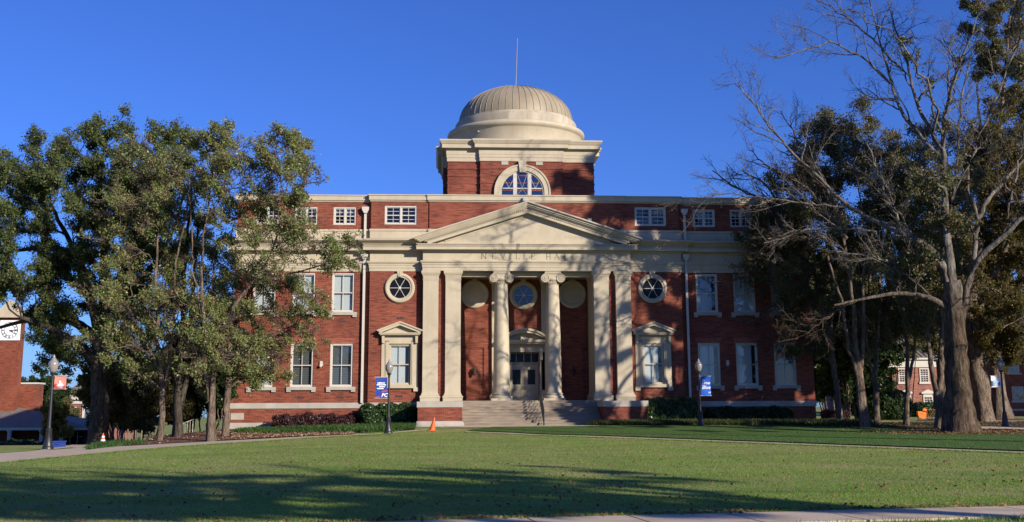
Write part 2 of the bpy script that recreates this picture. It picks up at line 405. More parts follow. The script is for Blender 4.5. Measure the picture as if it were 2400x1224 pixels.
def dent(x0, x1, y):                          # one toothed band, cut from a single strip
    plan = [(x1, y+.02), (x0, y+.02)]; x = x0
    while x < x1-.1: plan += [(x, y-.055), (x+.055, y-.055), (x+.055, y-.004), (x+.10, y-.004)]; x += .10
    n = len(plan); b = MB(); b.add([(px, py, 11.195) for px, py in plan]+[(px, py, 11.262) for px, py in plan], [(i, (i+1) % n, n+(i+1) % n, n+i) for i in range(n)])
    b.add([(x0, y-.05, 11.1951), (x1, y-.05, 11.1951), (x1, y+.02, 11.1951), (x0, y+.02, 11.1951)], [(0,1,2,3)]) if False else None
    P(b, 'dentil_band', CREAM)
dent(-19.0, -10.55, -.10); dent(-10.45, -7.1, -.40); dent(-7.0, 7.0, -.82); dent(7.15, 10.45, -.40); dent(10.55, 19.0, -.10)
BAS = [(-18.6,BK),(-18.6,.3),(-10.05,.3),(-10.05,0),(-6.68,0)]
BAS2 = [(6.68,0),(10.05,0),(10.05,.3),(18.6,.3),(18.6,BK)]
for q in (BAS, BAS2):
    b = MB(); b.sweep(q, [(-.1,1.03),(.05,1.03),(.05,1.33),(.0,1.37),(-.1,1.37)]); P(b, 'stone_band', STONE)
    b = MB(); b.sweep(q, [(-.1,-.22),(.12,-.22),(.12,.10),(.03,.17),(-.1,.17)]); P(b, 'stone_base', STONE)
# --- frieze lettering: thin serif capitals
def glyph(mb, ch, x, z, h, y):
    w = .035; t = .02; S = .05
    def v(px, a=0, e=1): mb.box(x+px-w/2, x+px+w/2, y-.008, y, z+a*h, z+e*h)
    def hb(p0, p1, q): mb.box(x+p0, x+p1, y-.009, y-.001, z+q*h-t/2, z+q*h+t/2)
    def sf(px, q): hb(px-S, px+S, q)
    def dg(p0, q0, p1, q1, ww=w): mb.obox((x+p0, y-.004, z+q0*h), (x+p1, y-.004, z+q1*h), .008, ww, up=(0,1,0)) if False else mb.prism([(x+p0-ww/2, z+q0*h), (x+p0+ww/2, z+q0*h), (x+p1+ww/2, z+q1*h), (x+p1-ww/2, z+q1*h)], y-.0085, y-.0005)
    if ch == 'N': v(0); v(.27); dg(0, 1, .27, 0); sf(0, 0.02); sf(0, .98); sf(.27, .98)
    if ch == 'E':
        v(.05); hb(0, .24, .98); hb(0, .25, .02); hb(.05, .19, .52); v(.24, .86, 1); v(.25, 0, .14)
    if ch == 'V': dg(.0, 1, .14, 0, .042); dg(.27, 1, .14, 0, .025); sf(0, .98); sf(.27, .98)
    if ch == 'I': v(.05); sf(.05, .02); sf(.05, .98)
    if ch == 'L': v(.05); sf(.05, .98); hb(0, .24, .02); v(.24, 0, .16)
    if ch == 'H': v(.03); v(.25); hb(.03, .25, .5); [sf(a, q) for a in (.03, .25) for q in (.02, .98)]
    if ch == 'A': dg(.02, 0, .15, 1, .022); dg(.29, 0, .15, 1, .042); hb(.07, .24, .36); sf(.02, .02); sf(.29, .02)
LETTER = plain('letter_shade', (.14,.11,.075), .9, .1)
for ch, x in (('N',-2.87),('E',-2.23),('V',-1.65),('I',-1.1),('L',-.70),('L',-.20),('E',.30),('H',1.28),('A',1.81),('L',2.42),('L',2.91)): b = MB(); glyph(b, ch, x-.06, 10.375, .37, -.4405); P(b, 'carved_letter', LETTER)
# --- pediment
ap = 14.02; sl = (ap-11.62)/7.45
def rake(s, lo, hi, y0, y1, mb, x_end=7.3):
    z = lambda x: ap-sl*x
    a = [(0, z(0)+lo), (s*x_end, z(x_end)+lo)]; c = [(0, z(0)+hi), (s*x_end, z(x_end)+hi)]
    mb.strip(a, c, y0, y1)
b = MB(); b.prism([(-6.0,11.34),(6.0,11.34),(0,13.55)], -.45, -.1); P(b, 'tympanum', CREAM)
b = MB()
for s in (-1, 1):
    rake(s, -.86, -.70, -.50, -.2, b, 5.3); rake(s, -.70, -.52, -.86, -.2, b, 6.4); rake(s, -.52, -.50, -.90, -.2, b, 6.5); rake(s, -.50, -.40, -.82, -.2, b, 6.6); rake(s, -.40, -.36, -.90, -.2, b, 6.9)
    for k, (lo, hi, yy) in enumerate(((-.36,-.29,.96),(-.29,-.20,1.04),(-.20,-.11,1.12),(-.11,-.06,1.18),(-.06,0,1.24))): rake(s, lo, hi, -yy, -.2, b, (6.95,7.05,7.18,7.3,7.36)[k])
    x = .25
    while x < 6.5:
        zz = ap-sl*x-.455; b.box(s*x-.035, s*x+.035, -.885, -.80, zz-.04, zz+.035); x += .13
P(b, 'raking_cornice', CREAM)
b = MB()
for s in (-1, 1): b.strip([(0, ap+.005), (s*7.3, ap-sl*7.3+.005)], [(0, ap+.03), (s*7.3, ap-sl*7.3+.03)], -1.23, -.03); b.strip([(0, ap+.03), (s*6.6, ap-sl*6.6+.03)], [(0, ap+.19), (s*6.6, ap-sl*6.6+.19)], -.13, -.034)
P(b, 'pediment_flashing', TRIM)
# --- porch: floor, ceiling, steps, cheeks
b = MB(); b.box(-4.62, 4.62, -1.15, 3.65, 1.20, 1.45); P(b, 'porch_floor', STEP)
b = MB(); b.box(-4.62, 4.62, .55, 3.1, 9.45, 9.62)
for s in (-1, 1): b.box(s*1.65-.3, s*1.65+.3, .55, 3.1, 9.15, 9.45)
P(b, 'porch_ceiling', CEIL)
b = MB(); b.box(-4.55, 4.55, .12, .55, 9.3, 11); P(b, 'porch_beam', CREAM)
st = MB()
for i in range(9):
    z1 = 1.45-.165*(i+1); y1 = -1.15-.34*i
    st.box(-4.19, 4.19, y1-.34-.025, y1+.2, z1-.05, z1); st.box(-4.19, 4.19, y1-.34, y1+.2, z1-.17, z1-.05)
P(st, 'steps', STEP)
for s in (-1, 1):
    x0, x1 = sorted((s*4.2, s*6.88))
    b = MB(); b.box(x0+.03, x1-.03, -4.2, -.1, -.5, 1.06)
    c = P(b, 'step_cheek', BRICK)
    b = MB(); b.box(x0-.015, x1+.015, -4.24, -.05, 1.06, 1.40); P(b, 'coping', STONE, c)
    b = MB(); b.sweep([(x0+.03,-.1),(x0+.03,-4.2),(x1-.03,-4.2),(x1-.03,-.1)], [(-.05,-.5),(.12,-.5),(.12,.08),(.1,.15),(.03,.26),(-.05,.26)]); P(b, 'plinth', STONE, c)
# --- pilasters
def pilaster(xc, w, yf, yb, name='pilaster', base=1.42):
    b = MB(); b.box(xc-w/2, xc+w/2, yf, yb, base+.5, 9.05)
    p = P(b, name, CREAM)
    def loop(): return [(xc-w/2, yb), (xc-w/2, yf), (xc+w/2, yf), (xc+w/2, yb)]
    b = MB(); b.sweep(loop(), [(-.05,base),(.13,base),(.13,base+.2),(.15,base+.22),(.16,base+.28),(.13,base+.34),(.08,base+.36),(.08,base+.40),(.05,base+.45),(.015,base+.52),(0,base+.7),(-.05,base+.7)])
    P(b, 'base', CREAM, p)
    b = MB(); b.sweep(loop(), [(-.05,8.96),(.015,8.97),(.015,9.27),(.04,9.29),(.05,9.36),(.09,9.40),(.11,9.47),(.12,9.48),(.12,9.6),(-.05,9.6)])
    for k in range(6):
        xx = xc-w/2+w*(k+.5)/6; b.box(xx-.04, xx+.04, yf-.032, yf, 9.03, 9.25)
    P(b, 'capital', CREAM, p); return p
for s in (-1, 1):
    pilaster(s*6.16, .97, -.45, -.1)
    pilaster(s*4.74, .97, -.45, 2.6)
    pilaster(s*1.65, .95, 2.86, 3.09, 'back_pilaster', 1.45)
# --- two free columns
def column(xc):
    yc = .1; pr = []
    for i in range(15):
        t = i/14; pr.append((.52-.115*t**1.8, 1.98+(8.75-1.98)*t))
    b = MB(); b.lathe([(.57,1.93),(.545,1.95)]+pr+[(.43,8.77),(.43,8.82),(.40,8.83),(.40,9.05)], (xc, yc, 0), 32)
    c = P(b, 'column', CREAM, smooth=40)
    b = MB(); b.box(xc-.68, xc+.68, yc-.68, yc+.68, 1.45, 1.60)
    b.lathe([(.66,1.60),(.68,1.64),(.68,1.70),(.65,1.74),(.58,1.76),(.57,1.79),(.60,1.82),(.62,1.86),(.60,1.90),(.56,1.93),(.5,1.94)], (xc, yc, 0), 32)
    P(b, 'base', CREAM, c, 40)
    b = MB()   # ionic capital: echinus, cushion, two scrolls each side, abacus
    b.lathe([(.41,8.98),(.47,9.04),(.50,9.12),(.48,9.18),(.3,9.2)], (xc, yc, 0), 28)
    b.box(xc-.5, xc+.5, yc-.42, yc+.42, 9.17, 9.44)
    for q in (-1, 1):
        cx, cz = xc+q*.50, 9.17
        b.ring([(0,yc-.47),(.05,yc-.5),(.07,yc-.47),(.11,yc-.455),(.13,yc-.48),(.16,yc-.48),(.18,yc-.455),(.215,yc-.455),(.235,yc-.485),(.27,yc-.485),(.285,yc-.46),(.285,yc-.30),(.24,yc-.1),(.22,yc),(.24,yc+.1),(.285,yc+.3),(.285,yc+.46),(0,yc+.46)], cx, cz, 26)
    b.box(xc-.56, xc+.56, yc-.46, yc+.46, 9.44, 9.50); b.box(xc-.52, xc+.52, yc-.5, yc+.5, 9.5, 9.62)
    for k in range(9):
        a = -math.pi/2+(k-4)*.24; b.box(xc+.42*math.cos(a)-.03, xc+.42*math.cos(a)+.03, yc+.42*math.sin(a)-.03, yc+.42*math.sin(a)+.03, 8.84, 8.98)
    P(b, 'capital', CREAM, c)
column(-1.65); column(1.65)
# --- windows (built round the origin: x centre, y wall face, z bottom of opening)
ORI = bpy.data.objects.new('tmp', None); ROOT[ORI] = (0, 0, 0)
def win_proto(w, h, kind, cols=2, rows=1, pair=False, sill=True, m=TRIM, gl=None):
    b = MB(); f = .10
    b.box(-w/2, -w/2+f, .04, .2, 0, h); b.box(w/2-f, w/2, .04, .2, 0, h); b.box(-w/2+f, w/2-f, .04, .2, h-f, h); b.box(-w/2+f, w/2-f, .03, .2, 0, f*.8)
    cells = [(-w/2+f, w/2-f)] if not pair else [(-w/2+f, -.055), (.055, w/2-f)]
    if pair: b.box(-.055, .055, .045, .2, f*.8, h-f)
    zb, zt = f*.8, h-f; zm = (zb+zt)/2
    for x0, x1 in cells:
        b.box(x0, x1, .07, .16, zm-.03, zm+.03)
        b.box(x0, x0+.045, .09, .17, zb, zt); b.box(x1-.045, x1, .09, .17, zb, zt); b.box(x0+.045, x1-.045, .085, .165, zt-.05, zt); b.box(x0+.045, x1-.045, .085, .165, zb, zb+.06)
        for c in range(1, cols):
            xx = x0+(x1-x0)*c/cols; b.box(xx-.016, xx+.016, .10, .15, zb+.06, zm-.03); b.box(xx-.016, xx+.016, .10, .15, zm+.03, zt-.05)
        for r in range(1, rows):
            for z0, z1 in ((zb, zm), (zm, zt)):
                zz = z0+(z1-z0)*r/rows; b.box(x0+.045, x1-.045, .105, .145, zz-.014, zz+.014)
    p = b.build('window', m, ORI)
    g = MB(); g.add([(-w/2+.02,.13,.02),(w/2-.02,.13,.02),(w/2-.02,.13,h-.02),(-w/2+.02,.13,h-.02)], [(0,1,2,3)])
    g.build('glass', gl or GLASS, p)
    g = MB()
    if kind == 'white': g.box(-w/2, w/2, .25, .28, 0, h); g.build('blind', BLIND, p)
    elif kind == 'dim': g.box(-w/2, w/2, .25, .28, 0, h); g.build('blind', BLINDG, p)
    elif kind == 'half':
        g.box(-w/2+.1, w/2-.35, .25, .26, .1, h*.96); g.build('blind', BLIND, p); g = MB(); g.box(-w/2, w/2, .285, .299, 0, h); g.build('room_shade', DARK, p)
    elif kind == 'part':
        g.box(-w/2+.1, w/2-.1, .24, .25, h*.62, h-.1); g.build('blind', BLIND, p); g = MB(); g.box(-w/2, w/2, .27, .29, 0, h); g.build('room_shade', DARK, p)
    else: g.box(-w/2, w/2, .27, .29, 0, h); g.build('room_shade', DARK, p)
    if sill:
        g = MB(); g.box(-w/2-.2, w/2+.2, -.13, .1, -.19, 0)
        for q in (-1, 1): g.box(q*(w/2+.06)-.13, q*(w/2+.06)+.13, -.11, .0, -.31, -.19)
        g.build('sill', STONE, p)
    return p
protos = {('t','white'): win_proto(1.42,2.71,'white'), ('t','dim'): win_proto(1.42,2.71,'dim'), ('t','half'): win_proto(1.42,2.71,'half'),
          ('u','white'): win_proto(1.42,2.51,'white'), ('u','dim'): win_proto(1.42,2.51,'half',gl=GLASSD),
          ('a','w'): win_proto(1.46,1.18,'none',2,2,True,False,gl=GLASSD), ('a','c'): win_proto(2.06,1.24,'none',2,2,True,False,gl=GLASSD),
          ('a','p'): win_proto(1.46,1.18,'part',2,2,True,False,gl=GLASSD), ('h','w'): win_proto(1.38,2.57,'half',2,1,False,False,CREAM)}
for cs, tk, uk in ((LW, ('white','dim','dim'), ('white','white','white')), (RW, ('half','half','dim'), ('dim','white','white'))):
    for (c, _), t, u in zip(cs, tk, uk):
        place(protos['t', t], hall, c, .3, 2.35); place(protos['u', u], hall, c, .3, 7.03); place(protos['a', 'p' if c in (-11.75, 14.24) else 'w'], hall, c, .35, 12.66)
for s in (-1, 1):
    place(protos['a', 'c'], hall, s*8.14, .05, 12.66); place(protos['h', 'w'], hall, s*8.08, 0, 2.45)
# flat brick arches over the ground floor windows
for c, _ in LW+RW:
    b = MB(); b.prism([(c-.75,5.06),(c+.75,5.06),(c+.92,5.42),(c-.92,5.42)], .294, .33); P(b, 'brick_arch', SOLDIER)
# hooded window surrounds
for s in (-1, 1):
    c = s*8.08; b = MB()
    for q in (-1, 1):
        x = c+q*.82; b.box(x-.13, x+.13, -.07, .02, 2.3, 5.15)
        b.box(x-.055, x+.055, -.10, .0, 2.3, 5.15)
        x = c+q*1.05; b.box(x-.1, x+.1, -.05, .02, 2.3, 5.5); b.prism([(x-.07,5.05),(x+.07,5.05),(x+.09,5.55),(x-.09,5.55)], -.25, 0)
        b.box(x-.17, x+.15, -.14, .02, 2.05, 2.3)
    b.box(c-.69, c+.69, -.07, .02, 5.02, 5.2); b.box(c-.95, c+.95, -.06, .02, 5.2, 5.55); b.box(c-.95, c+.95, -.1, .02, 5.46, 5.52)
    b.box(c-.95, c+.95, -.16, .02, 2.25, 2.45)
    sr = P(b, 'window_surround', CREAM)
    b = MB(); b.box(c-1.25, c+1.25, -.36, .02, 5.55, 5.62); b.box(c-1.32, c+1.32, -.42, .02, 5.62, 5.70)
    b.prism([(c-1.1,5.70),(c+1.1,5.70),(c,6.17)], -.12, .02)
    for q in (-1, 1):
        b.strip([(c,6.16),(c+q*1.2,5.70)], [(c,6.32),(c+q*1.38,5.79)], -.40, .02); b.strip([(c,6.32),(c+q*1.40,5.78)], [(c,6.42),(c+q*1.45,5.86)], -.46, .02)
    P(b, 'hood', CREAM, sr)
# oval windows with keystones; the porch back wall has a glazed one between two blank ones
RGLASS, _n, _b = new('round_glass'); _b.inputs['Base Color'].default_value = (.008,.009,.012,1); _b.inputs['Roughness'].default_value = .12; _b.inputs['Specular IOR Level'].default_value = .12
def roundel(cx, y, cz, glazed=True, R0=.95):
    b = MB(); b.ring([(R0,y+.02),(R0,y-.10),(R0-.06,y-.15),(R0-.16,y-.15),(R0-.19,y-.11),(R0-.28,y-.10),(R0-.30,y-.02),(R0-.31,y+.02)], cx, cz, 48)
    b.prism([(cx-.10,cz+R0-.25),(cx+.10,cz+R0-.25),(cx+.2,cz+R0+.14),(cx-.2,cz+R0+.14)], y-.19, y+.01)
    b.box(cx-.035, cx+.035, y-.215, y-.18, cz+R0-.22, cz+R0+.10)
    p = P(b, 'round_window', CREAM, smooth=35)
    if glazed:
        b = MB(); b.disc(R0-.30, cx, y-.012, cz); P(b, 'glass', GLASSD if y > 1 else RGLASS, p)
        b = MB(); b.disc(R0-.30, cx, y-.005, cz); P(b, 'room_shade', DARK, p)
        b = MB(); r = R0-.3
        for k in range(6):
            a = k*math.pi/3; b.obox((cx,y-.04,cz), (cx+r*math.cos(a),y-.04,cz+r*math.sin(a)), .03, .03, up=(0,1,0))
        b.ring([(.0,y-.07),(.08,y-.07),(.10,y-.03)], cx, cz, 16)
        P(b, 'muntins', TRIM, p)
    else:
        b = MB(); b.disc(R0-.30, cx, y-.03, cz); P(b, 'blank_panel', CREAM, p)
for s in (-1, 1): roundel(s*8.14, 0, 8.55); roundel(s*3.28, 3.1, 8.48, False)
roundel(0, 3.1, 8.40)
# --- doorway
b = MB()
for q in (-1, 1):
    x = .05+q*1.22; b.box(x-.22, x+.22, 2.9, 3.12, 1.45, 4.75); b.box(x-.10, x+.10, 2.86, 2.91, 1.5, 4.75)
    x = .05+q*1.06; b.prism([(x-.1,4.1),(x+.1,4.1),(x+.1,4.7),(x-.1,4.7)], 2.62, 2.95)
b.box(-1.45, 1.55, 2.78, 3.12, 4.62, 4.85); b.box(-1.42, 1.52, 2.82, 3.12, 4.85, 5.15); b.box(-1.5, 1.6, 2.35, 3.12, 5.15, 5.24); b.box(-1.6, 1.7, 2.25, 3.12, 5.24, 5.40)
def arc(rx, zt, n=20, cx=.05, zb=5.40): return [(cx+rx*math.cos(math.pi*(1-i/n)), zb+(zt-zb)*math.sin(math.pi*(i/n))) for i in range(n+1)]
def seg(w, rise, n=20, cx=.05, zb=5.40):
    r = (w*w+rise*rise)/(2*rise); a = math.asin(w/r); return [(cx+r*math.sin(-a+2*a*i/n), zb+rise-r+r*math.cos(-a+2*a*i/n)) for i in range(n+1)]
b.prism(seg(1.4,.45)+[], 2.8, 3.12)
b.strip(seg(1.42,.46), seg(1.52,.62), 2.32, 3.12); b.strip(seg(1.52,.62), seg(1.66,.76), 2.22, 3.12)
sur = P(b, 'door_surround', CREAM)
rg = random.Random(4); b = MB()
for k in range(26):
    x = .05+rg.uniform(-.55,.55); z = 5.45+rg.uniform(0, .26*(1-abs(x-.05)/.8)); b.lathe([(.0,-.05),(.05,-.03),(.06,0),(.05,.03),(0,.05)], (x,2.77,z), 8, cap=False)
for k in range(30): b.box(-1.3+k*.09, -1.3+k*.09+.05, 2.79, 2.83, 4.90, 5.08)
P(b, 'carving', CREAM, sur)
for q in (-1, 1):
    x0, x1 = (-.95, .035) if q < 0 else (.055, 1.01)
    b = MB(); y = 3.55; w = x1-x0
    b.wall(x0, x1, 1.47, 3.86, y, .05, [(x0+.22, x1-.22, 2.52, 3.5), (x0+.2, x1-.2, 1.7, 2.2)])
    b.box(x0+.2, x1-.2, y+.03, y+.06, 1.7, 2.2)
    d = P(b, 'door', CREAM)
    b = MB(); b.add([(x0+.22,y+.03,2.52),(x1-.22,y+.03,2.52),(x1-.22,y+.03,3.5),(x0+.22,y+.03,3.5)], [(0,1,2,3)]); P(b, 'pane', RGLASS, d)
    b = MB(); xx = x1-.1 if q < 0 else x0+.1
    b.tube([(xx,y,2.2),(xx,y-.07,2.2),(xx,y-.07,2.42),(xx,y,2.42)], .015, 6); b.tube([(xx-q*.06,y-.03,2.2),(xx-q*.06,y-.03,2.42)], .012, 6); P(b, 'handle', IRON, d)
b = MB(); b.box(-.98, 1.02, 3.5, 3.6, 3.88, 3.98); b.box(-.98, 1.02, 3.5, 3.6, 4.56, 4.62)
for x in (-.98, -.5, .0, .5, .98): b.box(x, x+.05, 3.51, 3.6, 3.98, 4.56)
tr = P(b, 'transom', CREAM)
b = MB(); b.add([(-.98,3.58,3.98),(1.02,3.58,3.98),(1.02,3.58,4.56),(-.98,3.58,4.56)], [(0,1,2,3)]); P(b, 'pane', RGLASS, tr)
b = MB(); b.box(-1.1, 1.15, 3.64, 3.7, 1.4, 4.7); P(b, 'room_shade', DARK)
# lanterns beside the door
for s in (-1, 1):
    x = s*3.28; b = MB(); b.tube([(x,3.1,3.55),(x,2.9,3.6),(x,2.85,3.45)], .02, 6); b.lathe([(.02,.18),(.12,.02),(.13,0),(.09,-.3),(.03,-.36),(0,-.4)], (x,2.85,3.45), 8)
    P(b, 'wall_lantern', IRON)
b = MB(); b.box(2.05, 2.3, 3.06, 3.1, 3.0, 3.12); P(b, 'door_sign', plain('blue_sign', (.12,.2,.4)))
# --- stair railing with curled iron work
b = MB()
def stairz(y): return 1.45-max(0, (-1.15-y))*.165/.34
x = .62; top = [(x, -1.0, 2.42), (x, -1.25, 2.42)]+[(x, y, stairz(y)+.9) for y in np.linspace(-1.5, -4.2, 9)]
b.tube(top, .045, 6); b.tube([(x,-1.05,1.45),(x,-1.05,2.42)], .05, 6); b.tube([(x,-4.2,-.05),(x,-4.2,.9)], .05, 6)
for t in (0.3, .6): b.tube([(x, y, stairz(y)+t) for y in np.linspace(-1.1, -4.2, 9)], .014, 5)
for k in range(13):
    y = -1.2-k*.235; b.tube([(x, y, stairz(y)), (x, y, stairz(y)+.9)], .014, 5)
    if k % 2 == 0: b.tube([(x, y-.02-.10*math.sin(t)*(1-t/8), stairz(y)+.45+.17*math.cos(t)*(1-t/8)) for t in np.linspace(0, 6.8, 14)], .016, 5)
P(b, 'railing', IRON)
# --- downspouts
for x, zt, zb, yy in ((-10.42,13.75,11.75,.20),(10.42,13.75,11.75,.20),(-10.42,10.75,1.35,.17),(10.42,10.75,1.35,.17)):
    b = MB(); b.box(x-.075, x+.075, yy-.07, yy+.07, zb, zt-.3)
    b.prism([(x-.09,zt-.35),(x+.09,zt-.35),(x+.22,zt-.12),(x+.22,zt+.06),(x-.22,zt+.06),(x-.22,zt-.12)], yy-.16, yy+.10)
    P(b, 'downspout', TRIM)
# vents, plaque, security lights
VENT = plain('vent_iron', (.06,.04,.035), .7, .2, 20)
for x, z in ((-11.78,1.72),(-14.25,1.72),(-8.1,1.75),(8.1,1.75),(11.75,1.72),(14.2,1.72),(16.7,1.72),(-11.75,6.45),(11.75,6.45),(14.2,6.45),(8.1,6.62),(-8.1,6.62)):
    yy = .3 if abs(x) > 10 else 0
    b = MB(); b.box(x-.22, x+.22, yy-.006, yy+.02, z-.07, z+.06)
    for k in range(4): b.box(x-.2, x+.2, yy-.012, yy, z-.06+k*.03, z-.045+k*.03)
    P(b, 'vent', VENT)
b = MB(); b.box(-18.5, -17.7, .27, .32, .36, .76); P(b, 'plaque', STONE)
for x in (-13.0, 12.95):
    b = MB(); b.box(x-.09, x+.09, .2, .3, 3.65, 3.95); b.lathe([(.07,-.14),(.09,-.05),(.07,.0),(0,.02)], (x-.04,.14,3.72), 10); P(b, 'security_light', TRIM)
for x, z in ((-.15, 14.28), (4.1, 12.95)):
    b = MB(); b.box(x-.13, x+.13, -.3, -.06, z-.1, z+.14); b.box(x-.10, x+.10, -.35, -.3, z-.07, z+.11); P(b, 'floodlight', STONE if x > 0 else TRIM)
# --- tower
TC = 9.6; TW = 5.1; yF = TC-TW
def cross(w, bay, pj):
    c = TC
    return [(-w,c+w),(-w,c+bay),(-w-pj,c+bay),(-w-pj,c-bay),(-w,c-bay),(-w,c-w),(-bay,c-w),(-bay,c-w-pj),(bay,c-w-pj),(bay,c-w),(w,c-w),(w,c-bay),(w+pj,c-bay),(w+pj,c+bay),(w,c+bay),(w,c+w)]
pl = cross(TW, 2.85, .26); b = MB(); pr = [(-.2,14.2)]; z = 14.3
for k in range(7): pr += [(0,z),(0,z+.40),(.035,z+.41),(.035,z+.50)]; z += .51
pr += [(0,z),(0,18.0),(-.2,18.0)]
pr = [q for q in pr if q[1] <= 18.0]
b.sweep(pl, pr, True); P(b, 'tower', BRICK)
b = MB(); b.sweep(pl, [(-.2,17.82),(.05,17.82),(.05,18.07),(.08,18.08),(.08,18.28),(.10,18.29),(.10,18.58),(.13,18.62),(.16,18.70),(.40,18.71),(.40,18.98),(.44,18.99),(.50,19.10),(.56,19.2),(.56,19.29),(-.4,19.34)], True); P(b, 'tower_cornice', CREAM)
b = MB(); b.add([(-5.3,TC-5.3,19.33),(5.3,TC-5.3,19.33),(5.3,TC+5.3,19.33),(-5.3,TC+5.3,19.33)], [(0,1,2,3)]); P(b, 'tower_roof', ROOFG)
yb = yF-.26
b = MB()
def semi(r, n=28, zb=15.62): return [(.05-r, 14.5)]+[(.05+r*math.cos(math.pi*(1-i/n)), zb+r*math.sin(math.pi*(i/n))) for i in range(n+1)]+[(.05+r, 14.5)]
b.strip(semi(1.42), semi(1.52), yb-.10, yb+.02); b.strip(semi(1.52), semi(1.84), yb-.17, yb+.02); b.strip(semi(1.84), semi(1.95), yb-.22, yb+.02)
b.prism([(-.13,17.0),(.23,17.0),(.33,17.8),(-.23,17.8)], yb-.3, yb)
aw = P(b, 'arched_window', CREAM, smooth=35)
b = MB(); b.prism(semi(1.43), yb-.03, yb-.025); P(b, 'glass', GLASSB, aw)
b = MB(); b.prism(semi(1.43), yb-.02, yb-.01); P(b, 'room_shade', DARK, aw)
b = MB()
for x in (-.45, .55): b.box(x-.13, x+.13, yb-.09, yb-.02, 14.5, 16.95 if True else 0)
b.box(-1.3, 1.4, yb-.07, yb-.03, 15.86, 15.93)
for x0, x1, zt in ((-.32,.42,17.0),(-1.15,-.58,16.5),(.68,1.25,16.5)):
    xm = (x0+x1)/2
    b.obox((x0,yb-.05,zt),(xm,yb-.05,15.93),.02,.022,up=(0,1,0)); b.obox((x1,yb-.05,zt),(xm,yb-.05,15.93),.02,.022,up=(0,1,0))
b.obox((-.32,yb-.05,15.4),(.05,yb-.05,15.86),.02,.022,up=(0,1,0)); b.obox((.42,yb-.05,15.4),(.05,yb-.05,15.86),.02,.022,up=(0,1,0))
P(b, 'muntins', TRIM, aw)
for x in (-1.15, 1.25):
    b = MB(); b.box(x-.24, x+.24, yb-.045, yb, 17.56, 17.80); P(b, 'vent', STONE)
# drum and dome
b = MB(); b.lathe([(4.85,19.2),(4.85,20.45),(4.92,20.52),(5.0,20.58),(5.08,20.68),(5.10,20.80),(5.05,20.92),(4.9,21.0),(4.6,21.04)], (0,TC,0), 96, cap=False); P(b, 'drum', CREAM, smooth=50)
b = MB(); b.lathe([(4.8,20.9),(4.62,21.04),(4.52,21.08),(4.52,21.55),(4.45,21.68),(4.3,21.72),(4.27,21.84),(4.1,21.86)], (0,TC,0), 96, cap=False); P(b, 'drum_collar', STAIN, smooth=40)
RD, HD, ZD = 4.22, 2.72, 21.84
dp = [(RD*math.cos(a), ZD+HD*math.sin(a)) for a in np.linspace(0, math.pi/2-.02, 26)]
b = MB(); b.lathe(dp, (0,TC,0), 96); d = P(b, 'dome', DOME, smooth=50)
b = MB()
for k in range(52):
    a = 2*math.pi*k/52; pts = [(1.003*r*math.cos(a), TC+1.003*r*math.sin(a), z+.012) for r, z in dp[:-2]]
    b.tube(pts, .019, 4)
P(b, 'standing_seams', DOME, d)
b = MB(); b.lathe([(.22,24.5),(.2,24.62),(.06,24.66)], (0,TC,0), 12); b.tube([(0,TC,24.5),(.16,TC,28.55)], [.04,.022], 8); P(b, 'lightning_rod', plain('rod_metal', (.24,.22,.22), .6, .1))
b = MB(); b.tube([(-2.9,TC-3.95,20.25),(-2.95,TC-4.25,20.22)], .05, 6); P(b, 'roof_spout', TRIM)
for k in protos.values():
    for ch in list(k.children): bpy.data.objects.remove(ch)
    bpy.data.objects.remove(k)
bpy.data.objects.remove(ORI)

# ================================================================== ground
def grassmat(name, c1, c2, dry, amt):
    m, n, b = new(name)
    g = N(n, 'ShaderNodeNewGeometry')
    t = N(n, 'ShaderNodeTexNoise'); t.inputs['Scale'].default_value = .55; t.inputs['Detail'].default_value = 6; t.inputs['Roughness'].default_value = .65
    n.links.new(g.outputs['Position'], t.inputs['Vector'])
    t2 = N(n, 'ShaderNodeTexNoise'); t2.inputs['Scale'].default_value = 18; t2.inputs['Detail'].default_value = 4
    n.links.new(g.outputs['Position'], t2.inputs['Vector'])
    r = ramp(n, [(.3, c1), (.7, c2)]); n.links.new(t2.outputs['Fac'], r.inputs[0])
    mp = N(n, 'ShaderNodeMapping'); mp.inputs['Scale'].default_value = (.35, 1.1, 1); n.links.new(g.outputs['Position'], mp.inputs[0])
    t3 = N(n, 'ShaderNodeTexNoise'); t3.inputs['Scale'].default_value = .8; t3.inputs['Detail'].default_value = 8; t3.inputs['Roughness'].default_value = .7
    n.links.new(mp.outputs[0], t3.inputs['Vector'])
    r3 = ramp(n, [(.44, (0,0,0)), (.64, (amt,amt,amt))]); n.links.new(t3.outputs['Fac'], r3.inputs[0])
    c = mixc(n, r3.outputs[0], r.outputs[0], dry)
    r4 = ramp(n, [(.3, (.8,.8,.8)), (.7, (1.15,1.15,1.15))]); n.links.new(t.outputs['Fac'], r4.inputs[0])
    c = mixc(n, 1.0, c, r4.outputs[0], 'MULTIPLY')
    n.links.new(c, b.inputs['Base Color']); b.inputs['Roughness'].default_value = .95; b.inputs['Specular IOR Level'].default_value = .1
    bp = N(n, 'ShaderNodeBump'); bp.inputs['Strength'].default_value = .7; bp.inputs['Distance'].default_value = .06
    n.links.new(t2.outputs['Fac'], bp.inputs['Height']); n.links.new(bp.outputs[0], b.inputs['Normal'])
    return m
LAWN = grassmat('lawn_soil', (.165,.225,.05), (.215,.275,.068), (.34,.27,.14), .85)
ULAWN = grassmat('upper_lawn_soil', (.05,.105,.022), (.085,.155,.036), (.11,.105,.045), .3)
DIRT = grassmat('leaf_litter_ground', (.05,.065,.022), (.085,.075,.035), (.11,.07,.04), .8)  # dark grass, ivy and brown leaf litter among the right trees
